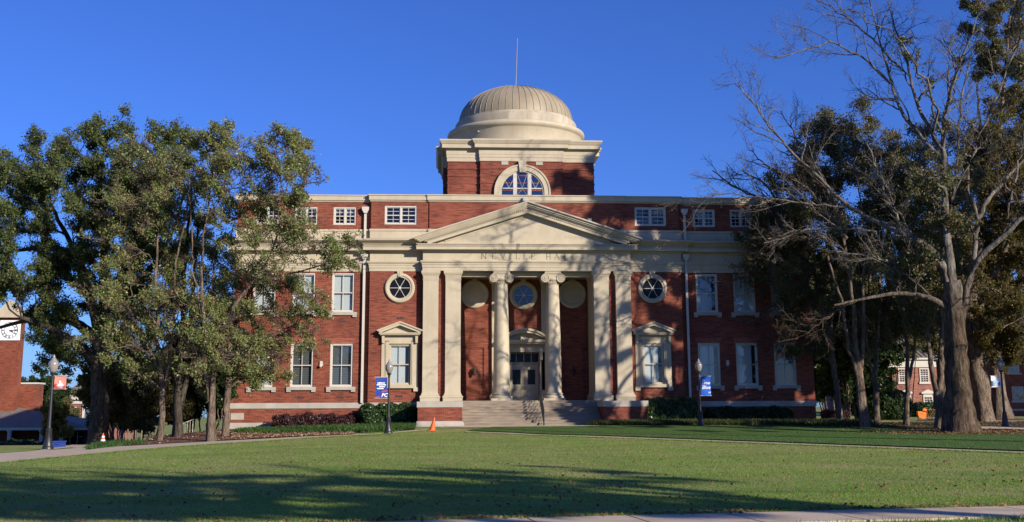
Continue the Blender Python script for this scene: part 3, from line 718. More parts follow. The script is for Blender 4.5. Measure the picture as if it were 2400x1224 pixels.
def axis(lo, hi, step, far, n=14):
    a = list(np.arange(lo, hi+.01, step)); k = (far)**(1/n)
    left = [lo-step*(1.62**i) for i in range(1, n)]; right = [hi+step*(1.62**i) for i in range(1, n)]
    return np.array(left[::-1]+a+right)
gx = axis(-46, 46, .8, 1.5); gy = axis(-78, 30, .8, 1.5)
X, Y = np.meshgrid(gx, gy); Z = H(X, Y)
V = np.stack([X, Y, Z], -1).reshape(-1, 3); nx = len(gx)
ii = (np.arange(len(gy)-1)[:,None]*nx+np.arange(nx-1)[None,:]).ravel()
o = npmesh('ground', V, np.stack([ii, ii+1, ii+1+nx, ii+nx], 1), LAWN, smooth=True, top=(0,0,0)); o['kind'] = 'structure'
def drape(name, A, B, m, off, kind='structure', na=160, nb=8, label=None, cat=None):
    A = np.array(A, float)[:, :2]; B = np.array(B, float)[:, :2]
    def res(P):
        d = np.concatenate([[0], np.cumsum(np.linalg.norm(np.diff(P, axis=0), axis=1))]); t = np.linspace(0, d[-1], na)
        return np.stack([np.interp(t, d, P[:,0]), np.interp(t, d, P[:,1])], 1)
    A, B = res(A), res(B); t = np.linspace(0, 1, nb)[:,None,None]
    Q = A[None]*(1-t)+B[None]*t; z = H(Q[...,0], Q[...,1])+off
    V = np.concatenate([Q, z[...,None]], -1).reshape(-1, 3)
    ii = (np.arange(nb-1)[:,None]*na+np.arange(na-1)[None,:]).ravel()
    o = npmesh(name, V, np.stack([ii, ii+1, ii+1+na, ii+na], 1), m, smooth=True)
    return tag(o, label, cat, None, kind)
lp_lo = [G(*q) for q in ((-260,1128),(-120,1104),(0,1087),(100,1077),(200,1067.5),(300,1058),(404,1049.6),(510,1042),(620,1035.5),(720,1028),(820,1023),(900,1019.5),(945,1015),(1000,1011)) ]
lp_hi = [G(*q) for q in ((-260,1096),(-120,1079),(0,1065),(100,1057.5),(200,1052.5),(300,1047),(404,1041),(510,1035.5),(620,1030),(720,1024.5),(820,1020.5),(900,1017),(945,1011.5),(1000,1007.5)) ]
drape('left_path', lp_lo, lp_hi, CONC, .035)
drape('side_path', [G(60,1061), G(130,1056.5), G(190,1053)], [G(150,1052), G(195,1047), G(235,1042.5)], CONC, .031, na=30)
drape('porch_path', [(-5.6,-6.9),(-2,-6.7),(4,-6.4),(9,-6.0)], [(-5.2,-4.32),(-2,-4.32),(4,-4.32),(9,-4.7)], CONC, .03, na=40)
dp_lo = [G(x, 1018.5+(x-1200)*.0383) for x in (1090,1200,1400,1600,1800,2000,2200,2400,2700,3000)]
dp_hi = [G(x, 1016+(x-1200)*.0375) for x in (1090,1200,1400,1600,1800,2000,2200,2400,2700,3000)]
drape('diagonal_path', dp_lo, dp_hi, CONC, .03)
ul_lo = [np.array([p[0]+.02, p[1]+.05]) for p in dp_hi]
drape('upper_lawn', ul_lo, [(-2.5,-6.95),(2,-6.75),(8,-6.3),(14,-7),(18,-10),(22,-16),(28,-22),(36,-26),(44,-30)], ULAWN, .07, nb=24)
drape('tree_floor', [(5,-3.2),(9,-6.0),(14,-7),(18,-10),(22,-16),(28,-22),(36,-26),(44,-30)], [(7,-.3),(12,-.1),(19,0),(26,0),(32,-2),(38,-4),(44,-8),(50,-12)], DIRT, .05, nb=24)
drape('right_path', [G(*q) for q in ((2270,1008),(2350,1009),(2420,1010.5),(2600,1014))], [G(*q) for q in ((2270,1003),(2350,1003.5),(2420,1004.5),(2600,1007))], CONC, .085, na=30)
drape('back_path', [(19.8,1.5),(26,1.0),(40,-1)], [(19.8,4.5),(26,4.2),(40,3)], CONC, .06, na=30)
drape('mulch_bed', [G(x, y) for x, y in ((235,1045),(300,1046),(420,1039.5),(560,1031.5),(700,1024),(830,1019.5))], [G(x, y) for x, y in ((240,1034),(300,1028),(380,1018),(500,1014),(640,1013),(830,1013))], MULCH, .045, nb=20)
# mulch ring round the big tree
bt = G(2250, 1019)
def patch(name, c, rx, ry, m, off, rot=0, seed=1, kind='structure'):
    rg = np.random.default_rng(seed); n = 48; a = np.linspace(0, 2*np.pi, n, endpoint=False)
    rr = 1+.1*np.sin(3*a+seed)+.06*np.sin(7*a+2*seed)
    V = []; F_ = []
    for k in range(7):
        s = k/6; x = c[0]+rx*s*rr*np.cos(a); y = c[1]+ry*s*rr*np.sin(a); V.append(np.stack([x, y, H(x, y)+off*(1 if k < 6 else .3)], 1))
    V = np.concatenate(V); Fq = []
    for k in range(6):
        for i in range(n): Fq.append((k*n+i, k*n+(i+1) % n, (k+1)*n+(i+1) % n, (k+1)*n+i))
    o = npmesh(name, V, np.array(Fq), m, smooth=True); return tag(o, None, None, None, kind)
patch('tree_mulch', (bt[0]+1.2, bt[1]+.3), 3.6, 2.3, MULCH, .11, seed=3)
c2 = G(2305, 986); patch('tree_mulch', (c2[0], c2[1]), 4.2, 5, MULCH, .12, seed=5)
# street-side pavement: separate slabs with open joints
s0, s1 = G(1040,1223)[:2], G(2400,1189.5)[:2]; sd = (s1-s0)/np.linalg.norm(s1-s0); sn = np.array([sd[1], -sd[0]])
b = MB(); L = 1.52
for k in range(-12, 14):
    q = s0+sd*(k*L-.3)
    c = [q, q+sd*(L-.04), q+sd*(L-.04)+sn*1.5, q+sn*1.5]
    zs = [float(H(*p))+.03 for p in c]
    b.add([(p[0],p[1],z) for p, z in zip(c, zs)]+[(p[0],p[1],z-.12) for p, z in zip(c, zs)], [(3,2,1,0),(0,1,5,4),(1,2,6,5),(2,3,7,6),(3,0,4,7)])
o = b.build('pavement', CONC); o['kind'] = 'structure'
# ------------------------------------------------------------------ grass and fallen leaves
LX = np.array([p[0] for p in lp_lo[:-3]]+[-6.5]+[p[0] for p in dp_lo[1:]]); LY = np.array([p[1] for p in lp_lo[:-3]]+[-8.2]+[p[1] for p in dp_lo[1:]])
o_ = np.argsort(LX); LX, LY = LX[o_], LY[o_]
UX = np.array([p[0] for p in ul_lo]); UY = np.array([p[1] for p in ul_lo])
UTX = np.array([-2.5,2,8,14,18,22,28,36,44]); UTY = np.array([-6.95,-6.75,-6.3,-7,-10,-16,-22,-26,-30])
def paveY(x): return s0[1]+(x-s0[0])*sd[1]/sd[0]
def blades(name, pts, hmin, hmax, w, m, rg, lean=.5):
    n = len(pts); h = rg.uniform(hmin, hmax, n); D = np.maximum(pts[:,1]-CAM[1], 8)
    ww = w*np.clip(D/26, .8, 1.7)*rg.uniform(.7, 1.3, n); a = rg.uniform(0, np.pi, n)
    dx = np.cos(a)*ww/2; dy = np.sin(a)*ww/2
    l = rg.normal(0, lean, (n, 2))*h[:,None]
    z = H(pts[:,0], pts[:,1])
    if pts.shape[1] > 2: z = pts[:,2]
    V = np.empty((n, 3, 3)); V[:,0] = np.stack([pts[:,0]-dx, pts[:,1]-dy, z], 1); V[:,1] = np.stack([pts[:,0]+dx, pts[:,1]+dy, z], 1)
    V[:,2] = np.stack([pts[:,0]+l[:,0], pts[:,1]+l[:,1], z+h], 1)
    return npmesh(name, V.reshape(-1, 3), np.arange(3*n).reshape(n, 3), m, top=(0,-40,-.4))
rg = np.random.default_rng(11)
def sample(n, d0, d1, half=.49):
    D = np.exp(rg.uniform(np.log(d0), np.log(d1), n)); u = rg.uniform(-half, half, n)
    return np.stack([CAM[0]+D*(math.tan(YAW)+u), CAM[1]+D], 1)
def nz(x, y, s, seed=0):
    return (np.sin(x*s*1.3+seed)+np.sin(y*s*1.7+1.3*seed+x*s*.6)+np.sin((x+y)*s*2.3+2.1*seed)+np.sin((x*1.9-y*2.6)*s+seed*.7))/4
GB = leafmat('grass_blade', [(.125,.215,.035),(.15,.25,.042),(.185,.285,.05),(.21,.30,.062),(.16,.26,.045),(.31,.28,.13)], .4, .6, patch=[(.9, .5, .68, (.36,.29,.14), .75), (.28, .42, .62, (.10,.20,.035), .55)])
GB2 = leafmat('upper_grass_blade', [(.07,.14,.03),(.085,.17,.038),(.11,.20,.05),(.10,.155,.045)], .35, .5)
p = sample(620000, 15.5, 68)
ok = (p[:,1] < np.interp(p[:,0], LX, LY)-.02) & (p[:,1] > paveY(p[:,0])+.05) & (nz(p[:,0]*.6, p[:,1], .9)+rg.normal(0, .45, len(p)) > -.35)
tag(blades('lawn_grass', p[ok], .014, .042, .012, GB, rg), None, None, None, 'stuff')
def edge(P, n, sd_):
    P = np.array([q[:2] for q in P]); k = rg.uniform(0, len(P)-1.001, n); i = k.astype(int); f = (k-i)[:,None]
    return P[i]*(1-f)+P[i+1]*f+rg.normal(0, sd_, (n, 2))
ep = np.concatenate([edge(lp_lo, 9000, .07), edge(dp_lo, 7000, .07), edge([(s0+sd*t_) for t_ in (-4, 14)], 5000, .05)])
tag(blades('path_edge_grass', ep, .03, .09, .014, GB, rg), None, None, None, 'stuff')
p = sample(260000, 24, 68)
ok = (p[:,1] > np.interp(p[:,0], UX, UY, left=99)) & (p[:,1] < np.interp(p[:,0], UTX, UTY, left=-99))
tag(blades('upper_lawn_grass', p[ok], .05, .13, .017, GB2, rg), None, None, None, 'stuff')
p = sample(60000, 11, 19)
ok = (p[:,1] < paveY(p[:,0])-1.55)
tag(blades('verge_grass', p[ok], .03, .10, .015, GB, rg), None, None, None, 'stuff')
def litter(name, pts, size, m, rg, lift=.02):
    n = len(pts); s = size*rg.uniform(.6, 1.4, n)[:,None]
    a = rg.normal(0, 1, (n, 3)); a[:,2] *= .45; a /= np.linalg.norm(a, axis=1)[:,None]
    c = rg.normal(0, 1, (n, 3)); c[:,2] *= .45; c -= a*(a*c).sum(1)[:,None]; c /= np.linalg.norm(c, axis=1)[:,None]
    P = np.stack([pts[:,0], pts[:,1], H(pts[:,0], pts[:,1])+lift+s[:,0]*.3], 1)
    V = np.stack([P-a*s, P-c*s*.55, P+a*s, P+c*s*.55], 1).reshape(-1, 3)
    return npmesh(name, V, np.arange(4*n).reshape(n, 4), m, top=(0,-40,-.4))
DRY = leafmat('dry_leaf', [(.16,.08,.035),(.22,.12,.05),(.10,.055,.03),(.28,.17,.08),(.13,.06,.03)], .15, .8)
p = sample(4200, 15.5, 52); ok = (p[:,1] > paveY(p[:,0])-.2) & (p[:,1] < np.interp(p[:,0], LX, LY)) & ((nz(p[:,0], p[:,1], .5, 3) > -.1) | (rg.random(len(p)) < .2)) & (rg.random(len(p)) < np.clip(1.3-(p[:,1]+57)/26, .12, 1))
tag(litter('fallen_leaves', p[ok], .036, DRY, rg, .03), None, None, None, 'stuff')
t = rg.uniform(-4, 13, 1500); q = s0[None]+sd[None]*t[:,None]*1.2-sn[None]*np.abs(rg.normal(0, .25, 1500))[:,None]
tag(litter('kerbside_leaves', q, .04, DRY, rg, .02), None, None, None, 'stuff')
q = np.array([bt[0]+1.2, bt[1]])+rg.normal(0, 1, (2600, 2))*np.array([2.6, 1.7]); 
tag(litter('mulch_leaves', q, .055, DRY, rg, .12), None, None, None, 'stuff')
x = rg.uniform(16, 40, 3000); y = rg.uniform(-20, -1, 3000)
tag(litter('tree_floor_leaves', np.stack([x, y], 1), .06, DRY, rg, .06), None, None, None, 'stuff')
# chips and low plants along the left mulch bed
def between(n, A, B):
    A = np.array(A)[:, :2]; B = np.array(B)[:, :2]; k = rg.uniform(0, len(A)-1.001, n); i = k.astype(int); f = (k-i)[:,None]
    P0 = A[i]*(1-f)+A[i+1]*f; P1 = B[i]*(1-f)+B[i+1]*f; t = rg.random(n)[:,None]
    return P0*(1-t)+P1*t
CHIP = leafmat('wood_chip', [(.36,.24,.15),(.27,.16,.10),(.17,.09,.055),(.12,.06,.04)], 0, .9)
A = [G(x, y) for x, y in ((250,1046),(330,1044),(420,1039.5),(560,1031.5),(700,1024),(830,1019.5))]; B = [G(x, y) for x, y in ((270,1034),(330,1026),(400,1018),(500,1014),(640,1013),(830,1013))]
tag(litter('wood_chips', between(9000, A, B), .05, CHIP, rg, .05), None, None, None, 'stuff')
LOWP = leafmat('low_plant', [(.03,.075,.015),(.05,.11,.025),(.08,.14,.035),(.04,.08,.02)], .3, .45)
A = [G(x, y) for x, y in ((545,1017),(640,1018),(760,1016.5),(860,1014.5),(970,1009))]; B = [(-17.5,-.8),(-15,-.8),(-12,-1.2),(-9,-1.6),(-7.1,-2.6)]
tag(blades('low_border_plants', between(14000, A, B), .08, .3, .05, LOWP, rg, .8), None, None, None, 'stuff')
A = [G(x, y) for x, y in ((200,1057),(260,1050),(330,1043))]; B = [G(x, y) for x, y in ((235,1043),(280,1038),(340,1036))]
tag(blades('path_edge_plants', between(3500, A, B), .06, .25, .05, LOWP, rg, .8), None, None, None, 'stuff')
LIR = leafmat('lily_turf', [(.05,.075,.02),(.08,.10,.03),(.14,.13,.06),(.035,.055,.015)], .25, .5)
A = [(3.2+.0,-4.5),(5.5,-5.6),(9,-6.1),(14,-6.9),(19,-9)]; B = [(5,-4.2),(7,-4.2),(10,-4.2),(15,-4.4),(20,-5)]
tag(blades('lily_turf_border', between(26000, A, B), .15, .42, .045, LIR, rg, .7), None, None, None, 'stuff')
A = [(7.2,-4.2),(10,-4.2),(15,-4.4),(20,-5)]; B = [(7.2,-.6),(10,-.6),(15,-.6),(20,-1)]
tag(blades('bed_ground_cover', between(12000, A, B), .1, .35, .05, LIR, rg, .8), None, None, None, 'stuff')

# ================================================================== hedges
def quadleaves(P, Nn, size, asp, rg, spread=.8):
    n = len(P); nn = Nn+rg.normal(0, spread, (n, 3)); nn /= np.linalg.norm(nn, axis=1)[:,None]
    a = rg.normal(0, 1, (n, 3)); a -= nn*(a*nn).sum(1)[:,None]; a /= np.linalg.norm(a, axis=1)[:,None]; c = np.cross(nn, a)
    s = size*rg.uniform(.6, 1.4, n)[:,None]
    return np.stack([P-a*s, P-c*s*asp, P+a*s, P+c*s*asp], 1).reshape(-1, 3)
def hedge(name, label, cat, box, m, n, size, seed, rnd=.35, group=None):
    x0, x1, y0, y1, z0, z1 = box; rg = np.random.default_rng(seed)
    c = np.array([(x0+x1)/2, (y0+y1)/2, (z0+z1)/2]); hh = np.array([(x1-x0)/2, (y1-y0)/2, (z1-z0)/2])
    ar = np.array([hh[1]*hh[2], hh[0]*hh[2], hh[0]*hh[1]]); ax = rg.choice(3, n, p=ar/ar.sum()); sg = rg.choice([-1, 1], n)
    q = rg.uniform(-1, 1, (n, 3)); q[np.arange(n), ax] = sg
    ins = np.minimum(rnd, hh*.9); core = q*hh; inner = np.clip(core, -(hh-ins), hh-ins); d = core-inner
    ln = np.linalg.norm(d/ins, axis=1)[:,None]; Nn = d/ins; Nn /= np.maximum(np.linalg.norm(Nn, axis=1)[:,None], 1e-6)
    def bump(P): return .07*np.sin(P[:,0]*2.1+seed)*np.cos(P[:,1]*2.7)+.06*np.sin(P[:,0]*4.3+P[:,2]*3.1+seed*2)+.04*np.sin(P[:,2]*7+P[:,0]*9)
    P = inner+d/np.maximum(ln, 1)+c; P += Nn*(bump(P)[:,None]+rg.normal(-.03, .05, (n, 1)))
    V = quadleaves(P, Nn, size, .55, rg); Fq = np.arange(4*n).reshape(n, 4)
    u, v = 20, 14; cc = []
    for i in range(v+1):
        for j in range(u):
            th = 2*math.pi*j/u; ph = -math.pi/2+math.pi*i/v
            e = lambda t: math.copysign(abs(t)**(.45 if rnd < .6 else 1.0), t)
            cc.append((e(math.cos(ph))*e(math.cos(th)), e(math.cos(ph))*e(math.sin(th)), e(math.sin(ph))))
    cc = np.array(cc)*(hh-.11)*(1 if rnd < .6 else .93)+c; k = len(V)
    Fc = [(i*u+j, i*u+(j+1) % u, (i+1)*u+(j+1) % u, (i+1)*u+j) for i in range(v) for j in range(u)]
    o = npmesh(name, np.concatenate([V, cc]), np.concatenate([Fq, np.array(Fc)+k]), m, top=(c[0], c[1], z0))
    return tag(o, label, cat, group)
HG = leafmat('hedge_leaf', [(.022,.05,.012),(.035,.075,.018),(.05,.09,.022),(.028,.06,.016)], .2, .35, .5)
HP = leafmat('purple_leaf', [(.05,.018,.022),(.035,.014,.02),(.08,.03,.03),(.06,.035,.03)], .2, .45)
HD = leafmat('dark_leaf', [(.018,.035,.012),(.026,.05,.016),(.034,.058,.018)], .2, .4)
hedge('hedge', 'clipped purple leaved hedge in front of the left wing', 'hedge', (-15.7,-10.6,-1.75,-.35,-.75,.60), HP, 15000, .075, 1)
hedge('hedge', 'tall clipped green hedge left of the porch steps behind a lamp', 'hedge', (-10.3,-7.15,-2.2,-.25,-.6,1.22), HG, 13000, .08, 2)
hedge('hedge', 'clipped green hedge right of the porch steps', 'hedge', (7.15,10.45,-2.2,-.25,-.4,1.5), HG, 12000, .08, 3)
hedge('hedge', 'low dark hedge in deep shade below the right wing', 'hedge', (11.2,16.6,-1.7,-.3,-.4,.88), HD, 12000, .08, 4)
hedge('bush', 'tiny clipped bush at the right corner of the hall', 'bush', (19.1,20.6,-.5,1.2,-.3,.75), HP, 2500, .07, 6)
hedge('bush', 'round topped large dark bush in front of the far pink brick house', 'bush', (26.4,30.7,12.5,17,-.3,2.35), HD, 26000, .11, 7, rnd=2.0)
hedge('bush', 'low rounded green bush under the ground floor window of the far pink house', 'bush', (36.2,40.2,26,29,-.2,1.15), HG, 9000, .12, 8, rnd=.9)
hedge('hedge', 'low dark hedge beside the colonnade under the leftmost lamp', 'hedge', (-38.5,-33.2,12,14.5,-3.0,-1.3), HD, 9000, .1, 9)
# ================================================================== lamps
POSTM = IRON
GLOBE, n_, b_ = new('lamp_globe'); b_.inputs['Base Color'].default_value = (.30,.28,.265,1); b_.inputs['Roughness'].default_value = .22; b_.inputs['Transmission Weight'].default_value = .25
def lamp(px, py, D, lab):
    v = ray(px, py); c = CAM+v*(D/v[1]); x, y = c[0], c[1]; z = float(H(x, y))
    return x, y, z
def lampG(px, py, hpx, D=None):               # foot of a lamp and its height relative to a 4.1 m one
    p = G(px, py) if D is None else np.array(lamp(px, py, D, '')); return p[0], p[1], p[2], hpx*(p[1]-CAM[1])/F/4.1
def make_lamp(x, y, z, lab):
    e = empty('street_lamp', (x, y, z-.02), lab, 'street lamp', 'acorn globe street lamps along the lawn')
    b = MB(); b.lathe([(.075,.95),(.07,1.2),(.062,2.2),(.052,3.08),(.07,3.10),(.07,3.14),(.05,3.16),(.11,3.24),(.125,3.30)], (x,y,z), 16); b.build('post', POSTM, e, 40)
    b = MB(); b.lathe([(.24,0),(.24,.10),(.22,.13),(.20,.16),(.20,.22),(.17,.30),(.145,.42),(.12,.55),(.115,.8),(.13,.84),(.13,.88),(.09,.92),(.08,.97)], (x,y,z), 20)
    for k in range(12):
        a = k*math.pi/6; b.tube([(x+.155*math.cos(a),y+.155*math.sin(a),z+.3),(x+.118*math.cos(a),y+.118*math.sin(a),z+.78)], .014, 5)
    b.build('base', POSTM, e, 40)
    b = MB(); b.lathe([(.10,3.28),(.15,3.38),(.20,3.50),(.222,3.62),(.215,3.72),(.17,3.80),(.12,3.83)], (x,y,z), 24); b.build('globe', GLOBE, e, True)
    b = MB(); b.lathe([(.15,3.80),(.14,3.85),(.10,3.87),(.10,3.90),(.075,3.93),(.05,3.95),(.06,3.98),(.04,4.03),(.012,4.08),(0,4.1)], (x,y,z), 14); b.build('finial', GLOBE, e, True)
    return e
L2 = lampG(910, 1017.5, 170); L1 = lampG(112, 1049, 212, 53); L3 = lampG(1642, 996, 158, 65.5); L4 = lampG(2357, 1004, 168); L5 = lampG(317, 1016, 125, 84)
e0 = make_lamp(L2[0], L2[1], L2[2], 'acorn street lamp before the hedge left of the porch, carrying the dark blue banner')
e0.scale = (L2[3],)*3
for L, lab in ((L1, 'acorn street lamp at far left by the colonnade, carrying the red banner'), (L3, 'acorn street lamp in front of the shaded right wing, carrying the bright blue banner'),
               (L4, 'acorn street lamp at far right beside the path behind the big tree'), (L5, 'small distant street lamp standing in shade before the brown shrubs at left')):
    c = copy_tree(e0); c.location = (L[0], L[1], L[2]-.02); c.scale = (L[3],)*3; c['label'] = lab; ROOT[c] = tuple(c.location)
# ------------------------------------------------------------------ banners
def fabric(name, stops, vert=True):
    return plain(name, stops, .8, .06, 2)
BB = plain('banner_blue', (.02,.05,.26), .7, .15, 3); BB2 = plain('banner_bright_blue', (.015,.11,.52), .7, .08, 3)
BW = plain('banner_white', (.8,.8,.82), .7, .03); BR = plain('banner_red', (.5,.05,.05), .7, .12, 3); BR2 = plain('banner_pale_red', (.58,.22,.17), .7, .2, 5); BSK = plain('banner_pale_blue', (.30,.50,.85), .7, .2, 6)
def textmesh(s, size, shear=0, bold=0):
    cu = bpy.data.curves.new('txt', 'FONT'); cu.body = s; cu.size = size; cu.shear = shear; cu.offset = bold; cu.extrude = 0; cu.resolution_u = 3; cu.align_x = 'CENTER'
    o = bpy.data.objects.new('txt', cu); COL.objects.link(o); dg = bpy.context.evaluated_depsgraph_get(); dg.update()
    me = o.evaluated_get(dg).to_mesh(); v = [tuple(q.co) for q in me.vertices]; f = [tuple(p.vertices) for p in me.polygons]
    o.evaluated_get(dg).to_mesh_clear(); bpy.data.objects.remove(o); return v, f
def banner(lp, side, z0, z1, w, mat_, label, texts, marks=(), ang=0):
    x, y, z, k_ = lp; e = empty('banner', (x, y, z+k_*z0), label, 'banner')
    ca, sa = math.cos(ang), math.sin(ang)
    def pt(u, v, d=0):                       # u out from the pole, v up, d towards the viewer
        uu = side*(.09+u); return (x+k_*uu*ca, y+k_*(uu*sa-d), z+k_*v)
    g = MB(); nu, nv = 8, 12
    vs = [pt(w*i/nu, z0+(z1-z0)*j/nv, .03*math.sin(3.1*i/nu+j*.3)) for j in range(nv+1) for i in range(nu+1)]
    g.add(vs, [(j*(nu+1)+i, j*(nu+1)+i+1, (j+1)*(nu+1)+i+1, (j+1)*(nu+1)+i) for j in range(nv) for i in range(nu)])
    cl = g.build('cloth', mat_, e, True)
    g = MB()
    for v in (z0-.01, z1+.01): g.tube([pt(-.16, v), pt(w+.05, v)], .016, 6)
    g.build('arm', TRIM, e)
    for s, size, cu, cv, m in texts:
        v, f = textmesh(s, size, .25, .006)
        g = MB(); g.add([pt((cu+q[0]) if side > 0 else (w-(cu+q[0])), cv+q[1], .055) for q in v], f); g.build('lettering', m, e)
    for poly, m in marks:
        g = MB(); g.add([pt(u if side > 0 else w-u, v, .05) for u, v in poly], [tuple(range(len(poly)))]); g.build('printed_shape', m, e)
banner(L2, -1, 1.95, 3.08, .66, BB, 'dark blue banner with slanted white lettering on the lamp left of the porch',
       [("AMERICA'S", .085, .30, 2.74, BW), ("INNOVATIVE", .085, .32, 2.64, BW), ("SERVICE", .085, .36, 2.54, BW), ("COLLEGE", .085, .26, 2.44, BW), ("PC", .27, .50, 2.02, BW)],
       [([(.3,2.25),(.62,2.30),(.64,2.38),(.36,2.33)], BR), ([(0,1.96),(.26,1.97),(.24,2.04),(.03,2.02)], BR)], ang=.12)
banner(L3, 1, 1.85, 3.0, .60, BB2, 'bright blue banner with white script on the lamp before the right wing',
       [("Be", .14, .16, 2.74, BW), ("True", .26, .28, 2.52, BW), ("Blue", .29, .30, 2.24, BW), ("PC", .12, .50, 1.98, BW)], ang=-.15)
banner(L1, 1, 2.6, 3.14, .48, BR2, 'small red banner with a pale figure on the leftmost lamp', [], [
       ([(.0,2.61),(.48,2.61),(.48,2.74),(.0,2.68)], BR), ([(.16,2.62),(.38,2.62),(.40,2.76),(.31,2.86),(.22,2.84),(.15,2.74)], BW), ([(.21,2.87),(.24,2.85),(.285,2.87),(.285,2.93),(.245,2.95),(.21,2.93)], BW), ([(.03,2.68),(.10,2.68),(.11,2.80),(.06,2.82),(.02,2.78)], BR)], ang=.1)
banner(L4, -1, 2.35, 2.98, .52, BW, 'small white and sky blue banner on the far right lamp', [], [
       ([(.05,2.42),(.40,2.40),(.44,2.74),(.28,2.70),(.08,2.76)], BSK), ([(.30,2.42),(.48,2.45),(.47,2.64),(.36,2.6)], BB2), ([(.06,2.42),(.2,2.45),(.24,2.58),(.14,2.66),(.06,2.6)], BW)], ang=-.05)
banner(L5, 1, 2.3, 3.1, .7, BB, 'dark blue banner in shade on the distant lamp before the brown shrubs', [])
# ------------------------------------------------------------------ traffic cones, railings, stakes, bin
ORG = plain('cone_orange', (.62,.11,.03), .5, .1, 4)
def cone(px, py, D, h, lab, striped, tilt=0):
    x, y, z = lamp(px, py, D, '')
    e = empty('traffic_cone', (x, y, z), lab, 'traffic cone')
    b = MB(); b.box(x-.17*h/.75, x+.17*h/.75, y-.17*h/.75, y+.17*h/.75, z+.02, z+.06); b.build('foot', ORG, e)
    b = MB(); pts = [(x+tilt*t*h, y, z+.05+t*(h-.05)) for t in np.linspace(0, 1, 6)]; b.tube(pts, [.15*h/.75*(1-t)+.028 for t in np.linspace(0, 1, 6)], 16); b.build('body', ORG, e, 40)
    if striped:
        for t0, t1 in ((.3,.46),(.6,.76)):
            b = MB(); b.tube([(x, y, z+.05+t*(h-.05)) for t in (t0, t1)], [.15*h/.75*(1-t)+.034 for t in (t0, t1)], 16); b.build('white_band', BW, e, 40)
cone(1013, 1011, 62.5, .74, 'plain orange traffic cone leaning beside the path at the left porch pier', False, .16)
cone(241, 1033, 62, .62, 'small orange and white banded traffic cone beside the big oak trunk', True)
b = MB(); x, y, z = lamp(427, 1022, 74, '')
b.tube([(x,y,z),(x,y,z+.75),(x+.5,y+.6,z+1.0),(x+.5,y+.6,z)], .03, 6)
for k in range(1, 4): b.tube([(x+.12*k,y+.15*k,z),(x+.12*k,y+.15*k,z+.75+.06*k)], .015, 5)
tag(b.build('handrail', TRIM), 'low white handrail half hidden behind the dark multi stem tree', 'handrail')
for i, (px, py, lab) in enumerate(((316,1019,'cluster of pale cut stems in the mulch under the brown shrubs'),)):
    x, y, z = lamp(px, py, 60, ''); b = MB(); r_ = random.Random(3)
    for k in range(7): dx = r_.uniform(-.45,.45); b.tube([(x+dx,y+r_.uniform(-.2,.2),z-.05),(x+dx*1.15,y,z+r_.uniform(.45,.75))], .03, 6)
    tag(b.build('cut_stems', plain('cut_stem', (.20,.15,.10), .9, .2, 6)), lab, 'stump')
x, y, z = lamp(138, 1048, 60, ''); b = MB(); b.box(x-.25,x+.25,y-.25,y+.25,z,z+.3); b.box(x-.28,x+.28,y-.28,y+.28,z+.3,z+.36); b.box(x-.1,x+.1,y-.30,y-.25,z+.2,z+.25)
tag(b.build('storage_box', BB), 'small blue box on the grass under the red banner lamp', 'box')
x, y, z = lamp(2220, 999, 66, ''); b = MB(); b.lathe([(.26,0),(.28,.05),(.30,.85),(.32,.88),(.32,.95),(.2,1.05),(.05,1.08)], (x,y,z), 20)
e = empty('litter_bin', (x,y,z), 'dark litter bin half hidden behind the big tree trunk', 'bin'); b.build('drum', IRON, e, 40)
b = MB(); 
for k in range(14):
    a = 2*math.pi*k/14; b.box(x+.30*math.cos(a)-.02, x+.30*math.cos(a)+.02, y+.30*math.sin(a)-.02, y+.30*math.sin(a)+.02, z+.06, z+.85)
b.build('slats', IRON, e)
x, y, z = lamp(289, 960, 118, ''); b = MB(); b.tube([(x,y,z),(x,y,5.2)], [.16,.12], 8); b.tube([(x-.5,y,5.1),(x+.5,y,5.1)], .05, 6)
tag(b.build('utility_pole', plain('pole_grey', (.42,.41,.40), .7, .1)), 'plain grey utility pole rising behind the brown shrubs at left', 'pole')
# ------------------------------------------------------------------ bicycle with orange bag
x, y, z = lamp(2176, 989, 74, ''); OB = plain('bag_orange', (.62,.16,.015), .6, .3, 9)
e = empty('bicycle', (x,y,z), 'orange framed bicycle with an orange rear bag parked on the path at right', 'bicycle')
for dx in (-.38, .62):
    b = MB(); b.ring([(.31,y-.02),(.34,y-.02),(.34,y+.02),(.31,y+.02),(.31,y-.02)], x+dx, z+.34, 28); w = b.build('wheel', IRON, e)
    b = MB()
    for k in range(8): a = k*math.pi/8; b.tube([(x+dx+.31*math.cos(a),y,z+.34+.31*math.sin(a)),(x+dx-.31*math.cos(a),y,z+.34-.31*math.sin(a))], .004, 4)
    b.build('spokes', TRIM, w)
b = MB(); A, Bp, Cp, Dp = (x-.38,y,z+.34),(x+.05,y,z+.3),(x-.1,y,z+.8),(x+.48,y,z+.82)
for p0, p1 in ((A,Bp),(A,Cp),(Cp,Bp),(Bp,Dp),(Cp,Dp),(Dp,(x+.62,y,z+.34))): b.tube([p0,p1], .022, 6)
b.build('frame', plain('bike_frame', (.30,.07,.02), .5, .1), e)
b = MB(); b.tube([Cp,(x-.13,y,z+.92)], .02, 6); b.box(x-.27,x-.0,y-.06,y+.06,z+.92,z+.97); b.build('saddle', IRON, e)
b = MB(); b.tube([Dp,(x+.46,y,z+1.0),(x+.36,y-.25,z+1.02)], .018, 6); b.tube([(x+.46,y,z+1.0),(x+.36,y+.25,z+1.02)], .018, 6); b.build('handlebar', IRON, e)
